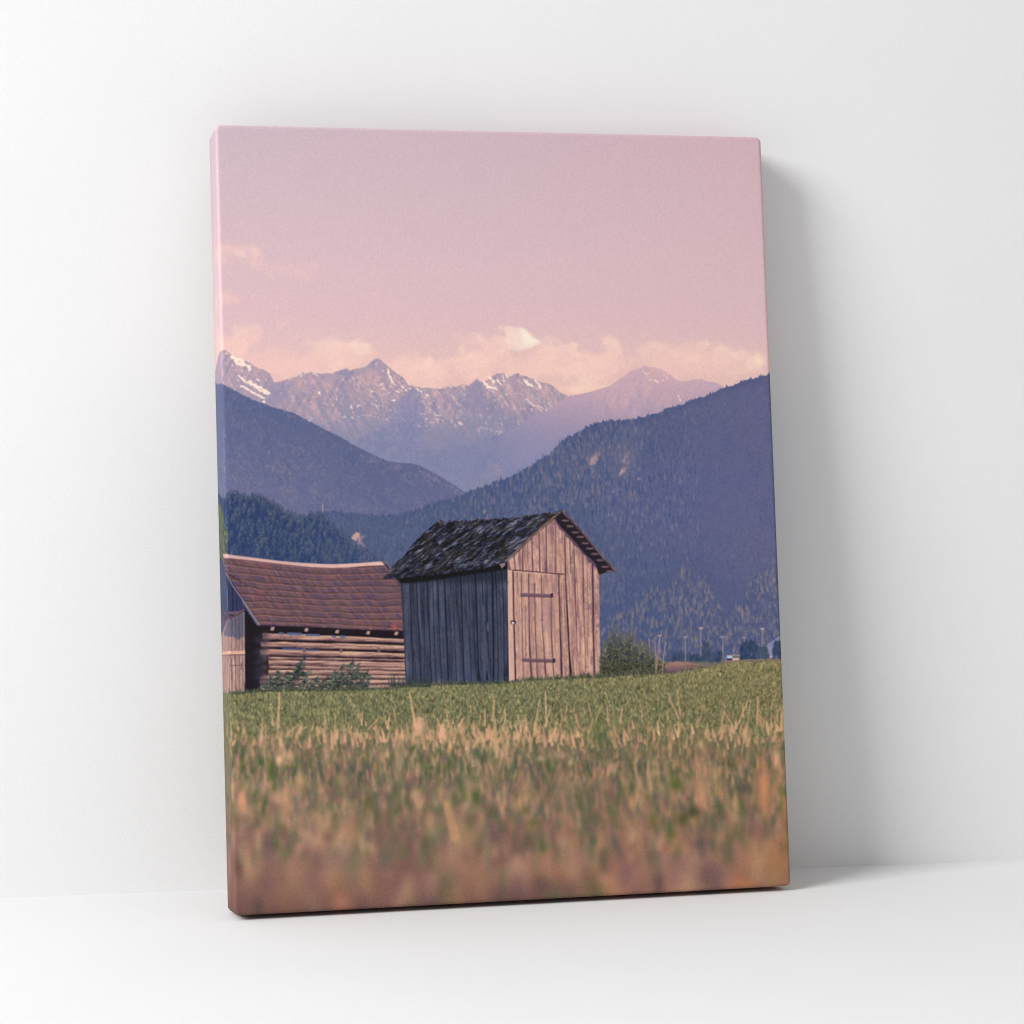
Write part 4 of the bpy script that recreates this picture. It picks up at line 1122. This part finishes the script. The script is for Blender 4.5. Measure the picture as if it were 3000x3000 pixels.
    A = layer(2390, 2560, 1300, (32, 70), (9, 20), 6, 0.23, 0.32, G0=G)
    G = lay(A, 2350, 2460)
    A = layer(2490, 2780, 760, (50, 110), (17, 38), 11, 0.18, 0.12, G0=G)
    G = lay(A, 2460, 2580)
    # the nearest stems sink into shade along the lower rim
    G = G * (1 - 0.16 * np.clip((GY - 2560) / 120, 0, 1) * np.clip(1.3 - (GX - 1500) / 900, 0.3, 1))[..., None]
    IMG = G
    # spots that catch the eye
    for f, x, y, rx, ry, c, a in ((g1, 490, 980, 8, 20, C(66, 94, 30), 0.7), (g1, 573, 885, 6, 9, C(244, 186, 140), 0.85), (g1, 585, 720, 6, 22, C(232, 178, 140), 0.7),
                                  (g1, 400, 700, 8, 14, C(236, 172, 140), 0.6), (g1, 690, 850, 6, 10, C(206, 172, 120), 0.6), (g1, 1020, 820, 9, 26, C(214, 158, 128), 0.55),
                                  (g1, 1700, 900, 8, 48, C(182, 152, 114), 0.6), (g1, 770, 1060, 9, 18, C(206, 156, 112), 0.5), (g1, 1170, 1090, 12, 12, C(196, 158, 112), 0.4),
                                  (g1, 215, 1260, 10, 18, C(226, 160, 120), 0.7), (g2, 90, 560, 14, 16, C(240, 172, 140), 0.7), (g2, 310, 640, 13, 18, C(236, 170, 138), 0.6),
                                  (g2, 1240, 875, 12, 6, C(206, 168, 130), 0.6), (g2, 1520, 905, 7, 9, C(210, 172, 132), 0.6), (g2, 1420, 840, 22, 8, C(206, 160, 124), 0.5),
                                  (g2, 1760, 640, 16, 26, C(78, 98, 54), 0.45), (g2, 1850, 740, 18, 18, C(80, 96, 56), 0.4), (g2, 380, 950, 12, 14, C(78, 96, 58), 0.35),
                                  (g2, 1330, 970, 12, 20, C(74, 92, 54), 0.35), (g2, 1090, 1140, 14, 30, C(198, 150, 112), 0.5), (g2, 1430, 1180, 18, 30, C(176, 128, 112), 0.5),
                                  (g3, 1005, 735, 6, 10, C(222, 176, 126), 0.8), (g3, 1720, 870, 9, 20, C(238, 168, 126), 0.85), (g3, 1420, 640, 7, 10, C(240, 180, 134), 0.8),
                                  (g3, 170, 970, 9, 13, C(216, 156, 130), 0.6), (g3, 770, 1120, 14, 16, C(66, 88, 30), 0.55), (g3, 1000, 1060, 14, 60, C(206, 148, 110), 0.5),
                                  (g3, 1600, 1120, 16, 50, C(214, 138, 98), 0.6), (g3, 1130, 1030, 12, 24, C(212, 164, 108), 0.5), (g3, 1440, 1150, 11, 12, C(76, 68, 68), 0.5),
                                  (g3, 1540, 620, 22, 18, C(84, 106, 62), 0.45), (g3, 40, 680, 18, 28, C(78, 96, 54), 0.4),
                                  (h1, 150, 130, 9, 22, C(216, 146, 106), 0.75), (h1, 1540, 230, 12, 44, C(212, 150, 104), 0.0), (h1, 660, 220, 11, 34, C(176, 132, 98), 0.5),
                                  (h1, 800, 780, 22, 20, C(190, 122, 90), 0.6), (h1, 130, 550, 12, 26, C(70, 54, 38), 0.5), (h1, 260, 810, 14, 22, C(74, 58, 58), 0.5),
                                  (h1, 985, 110, 10, 16, C(84, 92, 34), 0.6), (h1, 770, 200, 10, 16, C(66, 84, 42), 0.5), (h1, 1690, 90, 9, 16, C(66, 86, 34), 0.55),
                                  (h2, 185, 290, 13, 10, C(74, 88, 36), 0.6), (h2, 125, 210, 9, 9, C(76, 90, 40), 0.45), (h2, 1245, 215, 18, 12, C(34, 52, 34), 0.6),
                                  (h2, 1170, 270, 20, 14, C(62, 76, 26), 0.6), (h2, 1120, 40, 14, 12, C(72, 94, 30), 0.5), (h2, 970, 270, 9, 22, C(66, 84, 26), 0.5),
                                  (h2, 880, 450, 14, 26, C(190, 128, 90), 0.6), (h2, 790, 280, 14, 24, C(184, 132, 96), 0.5), (h2, 1290, 130, 13, 28, C(216, 150, 104), 0.6),
                                  (h2, 1700, 100, 15, 40, C(208, 134, 88), 0.6), (h2, 1790, 560, 30, 60, C(196, 128, 72), 0.6), (h2, 1560, 690, 30, 14, C(204, 122, 74), 0.6),
                                  (h2, 1320, 640, 20, 30, C(84, 66, 70), 0.5), (h2, 1010, 690, 12, 28, C(76, 58, 56), 0.5), (h2, 240, 700, 20, 24, C(82, 66, 62), 0.5),
                                  (h2, 1230, 280, 10, 10, C(190, 132, 92), 0.6), (h2, 1580, 70, 16, 14, C(92, 76, 66), 0.5), (h2, 1550, 560, 34, 34, C(170, 112, 74), 0.4),
                                  (h2, 500, 370, 10, 16, C(72, 74, 50), 0.5), (h2, 420, 330, 14, 60, C(170, 116, 86), 0.4), (h2, 1850, 330, 12, 70, C(180, 122, 62), 0.4)):
        if a:
            p = f(x, y)[0]
            blob(p[0], p[1], rx, ry, c, a, rng.normal(0, 0.08))
    # the one broad blade in front
    A = IMG.copy()
    a, b = T(h1(1500, 130, 1560, 345))
    stroke(a, b, 15, 21, C(206, 148, 106), 0.72, raw=True, img=A)
    IMG = blur(A, 2.6) * 0.0 + IMG
    sl = (slice(int(a[1]) - 40, int(b[1]) + 40), slice(int(a[0]) - 40, int(b[0]) + 50))
    IMG[sl] = blur(A[sl], 3.4)


def paint_finish():
    """grain and cloth weave of the print, border tone"""
    global IMG
    # ink on cloth: a touch less saturated than a screen, fine grain, shade put into the wrapped side's colour to tame the lamp on it
    lum = (IMG @ np.array([0.3, 0.59, 0.11], np.float32))[..., None]
    IMG = lum + (IMG - lum) * 0.90
    sharp = IMG + 0.7 * (IMG - blur(IMG, 1.2))
    k = np.clip((2150 - GY) / 120, 0, 1)[..., None]
    IMG = IMG * (1 - k) + sharp * k
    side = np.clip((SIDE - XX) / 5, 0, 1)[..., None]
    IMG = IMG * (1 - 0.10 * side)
    g = rng.standard_normal((TH, TW)).astype(np.float32) * 0.014
    g = g + blur(rng.standard_normal((TH, TW)).astype(np.float32), 0.8) * 0.02
    IMG = np.clip(IMG + g[..., None], 0, 1)


# ---------------------------------------------------------------- scene
scene = bpy.context.scene
col = scene.collection
scene.render.engine = 'CYCLES'
scene.view_settings.view_transform = 'Standard'
scene.view_settings.look = 'None'
scene.view_settings.exposure = 0
scene.cycles.use_denoising = True
scene.cycles.filter_width = 1.1
scene.cycles.max_bounces = 8
scene.cycles.diffuse_bounces = 6

for step in (paint_sky, paint_far, paint_forest, paint_field, paint_barn, paint_hut, paint_right, paint_grass, paint_finish):
    step()
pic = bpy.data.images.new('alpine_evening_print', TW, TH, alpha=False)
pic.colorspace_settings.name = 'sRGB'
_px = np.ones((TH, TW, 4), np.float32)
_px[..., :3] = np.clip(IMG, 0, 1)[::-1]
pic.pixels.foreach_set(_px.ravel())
pic.update()
pic.pack()


def nodes(name):
    m = bpy.data.materials.new(name)
    m.use_nodes = True
    nt = m.node_tree
    return m, nt, nt.nodes['Principled BSDF']


def paint_material(name, base, scale, amount, bump):
    """matt white emulsion with a fine speckle and roller stipple"""
    m, nt, b = nodes(name)
    tc = nt.nodes.new('ShaderNodeTexCoord')
    n1 = nt.nodes.new('ShaderNodeTexNoise')
    n1.inputs['Scale'].default_value = scale
    n1.inputs['Detail'].default_value = 3
    n2 = nt.nodes.new('ShaderNodeTexNoise')
    n2.inputs['Scale'].default_value = 3.0
    n2.inputs['Detail'].default_value = 4
    nt.links.new(tc.outputs['Object'], n1.inputs['Vector'])
    nt.links.new(tc.outputs['Object'], n2.inputs['Vector'])
    mr = nt.nodes.new('ShaderNodeMapRange')
    mr.inputs['From Min'].default_value = 0.25
    mr.inputs['From Max'].default_value = 0.75
    mr.inputs['To Min'].default_value = 1 - amount
    mr.inputs['To Max'].default_value = 1 + amount
    nt.links.new(n1.outputs['Fac'], mr.inputs['Value'])
    mr2 = nt.nodes.new('ShaderNodeMapRange')
    mr2.inputs['From Min'].default_value = 0.3
    mr2.inputs['From Max'].default_value = 0.7
    mr2.inputs['To Min'].default_value = 0.99
    mr2.inputs['To Max'].default_value = 1.01
    nt.links.new(n2.outputs['Fac'], mr2.inputs['Value'])
    mu = nt.nodes.new('ShaderNodeMath')
    mu.operation = 'MULTIPLY'
    nt.links.new(mr.outputs[0], mu.inputs[0])
    nt.links.new(mr2.outputs[0], mu.inputs[1])
    mx = nt.nodes.new('ShaderNodeVectorMath')
    mx.operation = 'SCALE'
    mx.inputs[0].default_value = base
    nt.links.new(mu.outputs[0], mx.inputs['Scale'])
    nt.links.new(mx.outputs[0], b.inputs['Base Color'])
    b.inputs['Roughness'].default_value = 0.9
    b.inputs['Specular IOR Level'].default_value = 0.15
    bp = nt.nodes.new('ShaderNodeBump')
    bp.inputs['Strength'].default_value = bump
    bp.inputs['Distance'].default_value = 0.0006
    nt.links.new(n1.outputs['Fac'], bp.inputs['Height'])
    nt.links.new(bp.outputs[0], b.inputs['Normal'])
    return m


wall_mat = paint_material('white_wall_paint', (0.82, 0.82, 0.822), 420, 0.035, 0.35)
floor_mat = paint_material('white_floor_paint', (0.79, 0.79, 0.792), 420, 0.03, 0.3)

print_mat, nt, bs = nodes('printed_canvas_cloth')
uvn = nt.nodes.new('ShaderNodeUVMap')
uvn.uv_map = 'print'
tex = nt.nodes.new('ShaderNodeTexImage')
tex.image = pic
tex.extension = 'EXTEND'
nt.links.new(uvn.outputs[0], tex.inputs['Vector'])
nt.links.new(tex.outputs['Color'], bs.inputs['Base Color'])
bs.inputs['Roughness'].default_value = 0.75
bs.inputs['Specular IOR Level'].default_value = 0.2
wv = nt.nodes.new('ShaderNodeTexNoise')
wv.inputs['Scale'].default_value = 600
tc = nt.nodes.new('ShaderNodeTexCoord')
nt.links.new(tc.outputs['Object'], wv.inputs['Vector'])
bp = nt.nodes.new('ShaderNodeBump')
bp.inputs['Strength'].default_value = 0.25
bp.inputs['Distance'].default_value = 0.0004
nt.links.new(wv.outputs['Fac'], bp.inputs['Height'])
nt.links.new(bp.outputs[0], bs.inputs['Normal'])

wood_mat, nt, bs = nodes('pine_stretcher_wood')
wn = nt.nodes.new('ShaderNodeTexNoise')
wn.inputs['Scale'].default_value = 30
cr = nt.nodes.new('ShaderNodeValToRGB')
cr.color_ramp.elements[0].color = (0.45, 0.30, 0.16, 1)
cr.color_ramp.elements[1].color = (0.62, 0.45, 0.27, 1)
nt.links.new(wn.outputs['Fac'], cr.inputs['Fac'])
nt.links.new(cr.outputs['Color'], bs.inputs['Base Color'])
bs.inputs['Roughness'].default_value = 0.7


def mesh_obj(name, verts, faces, mat, parent=None, smooth=False, uv=None):
    me = bpy.data.meshes.new(name)
    me.from_pydata([tuple(v) for v in verts], [], [tuple(f) for f in faces])
    me.materials.append(mat)
    if uv is not None:
        lay = me.uv_layers.new(name='print')
        for lp in me.loops:
            lay.data[lp.index].uv = uv[lp.vertex_index]
    if smooth:
        me.polygons.foreach_set('use_smooth', [True] * len(me.polygons))
    me.update()
    o = bpy.data.objects.new(name, me)
    col.objects.link(o)
    if parent:
        o.parent = parent
    return o


# the setting: one floor, one wall
fl = mesh_obj('floor', [(-6, -7, 0), (7, -7, 0), (7, 0, 0), (-6, 0, 0)], [(0, 1, 2, 3)], floor_mat)
fl['kind'] = 'structure'
wl = mesh_obj('wall', [(-6, 0, 0), (7, 0, 0), (7, 0, 4.5), (-6, 0, 4.5)], [(0, 1, 2, 3)], wall_mat)
wl['kind'] = 'structure'

# ---------------------------------------------------------------- the canvas
LEAN, YAW, BACK = 0.10229, 0.07622, 0.13195
root = bpy.data.objects.new('canvas_print', None)
col.objects.link(root)
root.empty_display_size = 0.1
root['label'] = 'stretched canvas print of two weathered huts below pink-lit mountains, leaning against the white wall'
root['category'] = 'canvas print'
# local frame: x right, y toward the wall (0 = back, -CD = front), z up the canvas
up = Vector((0, math.sin(LEAN), math.cos(LEAN)))
back = Vector((0, math.cos(LEAN), -math.sin(LEAN)))
R = Matrix.Rotation(YAW, 4, 'Z') @ Matrix(((1, 0, 0, 0), (0, back.y, up.y, 0), (0, back.z, up.z, 0), (0, 0, 0, 1)))
base = Vector((CW / 2, -BACK, 0.0004))
root.matrix_world = Matrix.Translation(base) @ R

RC, RE, NS, NR = 0.0078, 0.0045, 8, 6        # corner radius seen from the front, rounding of the front rim


def outline(inset):
    """rounded rectangle, counter-clockwise from the bottom-left corner; inset shrinks it"""
    pts = []
    r = RC - inset
    for cx, cz, a0 in ((RC, RC, 180), (CW - RC, RC, 270), (CW - RC, CH - RC, 0), (RC, CH - RC, 90)):
        for k in range(NS + 1):
            a = math.radians(a0 + 90 * k / NS)
            pts.append((cx + r * math.cos(a), cz + r * math.sin(a), math.cos(a), math.sin(a)))
    return pts


rings = [(RE + 0.0015, 0.0)]          # (inset, depth below the front)
for k in range(NR + 1):
    a = math.radians(90 * k / NR)
    rings.append((RE * (1 - math.sin(a)), RE * (1 - math.cos(a))))
rings.append((0, CD * 0.5))
rings.append((0, CD - 0.002))
rings.append((0.0015, CD))
rings.append((0.02, CD))
verts, uvs = [], []
for ins, dp in rings:
    for x, z, nx, nz in outline(min(ins, RC - 0.0005) if ins < 0.01 else RC - 0.0005):
        if ins > 0.01:
            x += -nx * 0.02
            z += -nz * 0.02
        verts.append((x - CW / 2, dp - CD, z))
        ux = x - dp if nx < -0.3 else (x - dp if nx > 0.3 else x)
        vz = z + dp if nz < -0.3 else (z - dp if nz > 0.3 else z)
        if nx < 0 and nz:
            ux = x - dp * (-nx)
        if nx > 0 and nz:
            ux = x - dp * nx
        vz = z - dp * nz
        uvs.append(((ux * PPM + SIDE) / TW, vz * PPM / TH))
N = 4 * (NS + 1)


def ring_faces(r0, r1, seg):
    return [(r0 * N + i, r1 * N + i, r1 * N + (i + 1) % N, r0 * N + (i + 1) % N) for i in seg]


def sub(name, faces, parent, smooth=True):
    used = sorted({v for f in faces for v in f})
    mp = {v: i for i, v in enumerate(used)}
    o = mesh_obj(name, [verts[v] for v in used], [[mp[v] for v in f] for f in faces], print_mat, parent, smooth, [uvs[v] for v in used])
    return o


allseg = list(range(N))
face = [tuple(range(N))]
for k in range(NR + 1):
    face += ring_faces(k, k + 1, allseg)
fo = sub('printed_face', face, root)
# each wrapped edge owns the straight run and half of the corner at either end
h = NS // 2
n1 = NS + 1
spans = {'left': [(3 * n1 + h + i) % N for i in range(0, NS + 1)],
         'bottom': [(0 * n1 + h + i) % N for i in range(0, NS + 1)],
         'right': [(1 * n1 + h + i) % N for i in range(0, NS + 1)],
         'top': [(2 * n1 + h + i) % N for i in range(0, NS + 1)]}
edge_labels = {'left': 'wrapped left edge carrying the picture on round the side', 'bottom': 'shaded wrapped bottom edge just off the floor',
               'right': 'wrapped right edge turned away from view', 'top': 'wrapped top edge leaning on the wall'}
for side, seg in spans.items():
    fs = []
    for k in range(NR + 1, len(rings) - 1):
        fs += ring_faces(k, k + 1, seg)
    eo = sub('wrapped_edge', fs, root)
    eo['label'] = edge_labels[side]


def bar(x0, x1, z0, z1, y0=-0.045, y1=-0.004):
    v = [(x - CW / 2, y, z) for x in (x0, x1) for y in (y0, y1) for z in (z0, z1)]
    f = [(0, 1, 3, 2), (4, 6, 7, 5), (0, 4, 5, 1), (2, 3, 7, 6), (0, 2, 6, 4), (1, 5, 7, 3)]
    o = mesh_obj('stretcher_bar', v, f, wood_mat, root)
    bv = o.modifiers.new('bevel', 'BEVEL')
    bv.width = 0.0015
    bv.segments = 2
    return o


bar(0.004, 0.049, 0.004, CH - 0.004)
bar(CW - 0.049, CW - 0.004, 0.004, CH - 0.004)
bar(0.050, CW - 0.050, 0.004, 0.049)
bar(0.050, CW - 0.050, CH - 0.049, CH - 0.004)

# ---------------------------------------------------------------- camera (solved from the canvas corners)
cx, cy, cz, pan, tilt, roll, f = -0.14333, -3.27296, 0.59176, 0.16377, -0.02789, -0.00824, 2.39175
fw = Vector((math.sin(pan) * math.cos(tilt), math.cos(pan) * math.cos(tilt), math.sin(tilt)))
r = Vector((math.cos(pan), -math.sin(pan), 0))
u = r.cross(fw)
r2 = r * math.cos(roll) + u * math.sin(roll)
u2 = -r * math.sin(roll) + u * math.cos(roll)
cam = bpy.data.cameras.new('camera')
co = bpy.data.objects.new('camera', cam)
col.objects.link(co)
co.matrix_world = Matrix(((r2.x, u2.x, -fw.x, cx), (r2.y, u2.y, -fw.y, cy), (r2.z, u2.z, -fw.z, cz), (0, 0, 0, 1)))
cam.sensor_width = 36
cam.lens = 36 * f
cam.clip_end = 100
cam.clip_start = 0.05
scene.camera = co

# ---------------------------------------------------------------- light: one large soft lamp from the upper left, pale room light
world = bpy.data.worlds.new('World')
scene.world = world
world.use_nodes = True
bg = world.node_tree.nodes['Background']
bg.inputs['Color'].default_value = (1, 1, 1, 1)
# brighter from overhead than from the sides, like a pale room with a lit ceiling
wn = world.node_tree
wtc = wn.nodes.new('ShaderNodeTexCoord')
wsx = wn.nodes.new('ShaderNodeSeparateXYZ')
wmr = wn.nodes.new('ShaderNodeMapRange')
wmr.inputs['From Min'].default_value = -0.05
wmr.inputs['From Max'].default_value = 0.8
wmr.inputs['To Min'].default_value = 0.22
wmr.inputs['To Max'].default_value = 0.60
wn.links.new(wtc.outputs['Generated'], wsx.inputs[0])
wn.links.new(wsx.outputs['Z'], wmr.inputs['Value'])
wn.links.new(wmr.outputs[0], bg.inputs['Strength'])


def area(name, loc, target, size, size_y, power):
    l = bpy.data.lights.new(name, 'AREA')
    l.shape = 'RECTANGLE'
    l.size, l.size_y = size, size_y
    l.energy = power
    o = bpy.data.objects.new(name, l)
    col.objects.link(o)
    o.location = loc
    o.rotation_euler = (Vector(target) - Vector(loc)).to_track_quat('-Z', 'Y').to_euler()
    return o


area('softbox_lamp', (-5.6, -3.7, 4.5), (0.4, 0, 0.4), 3.4, 3.4, 590)
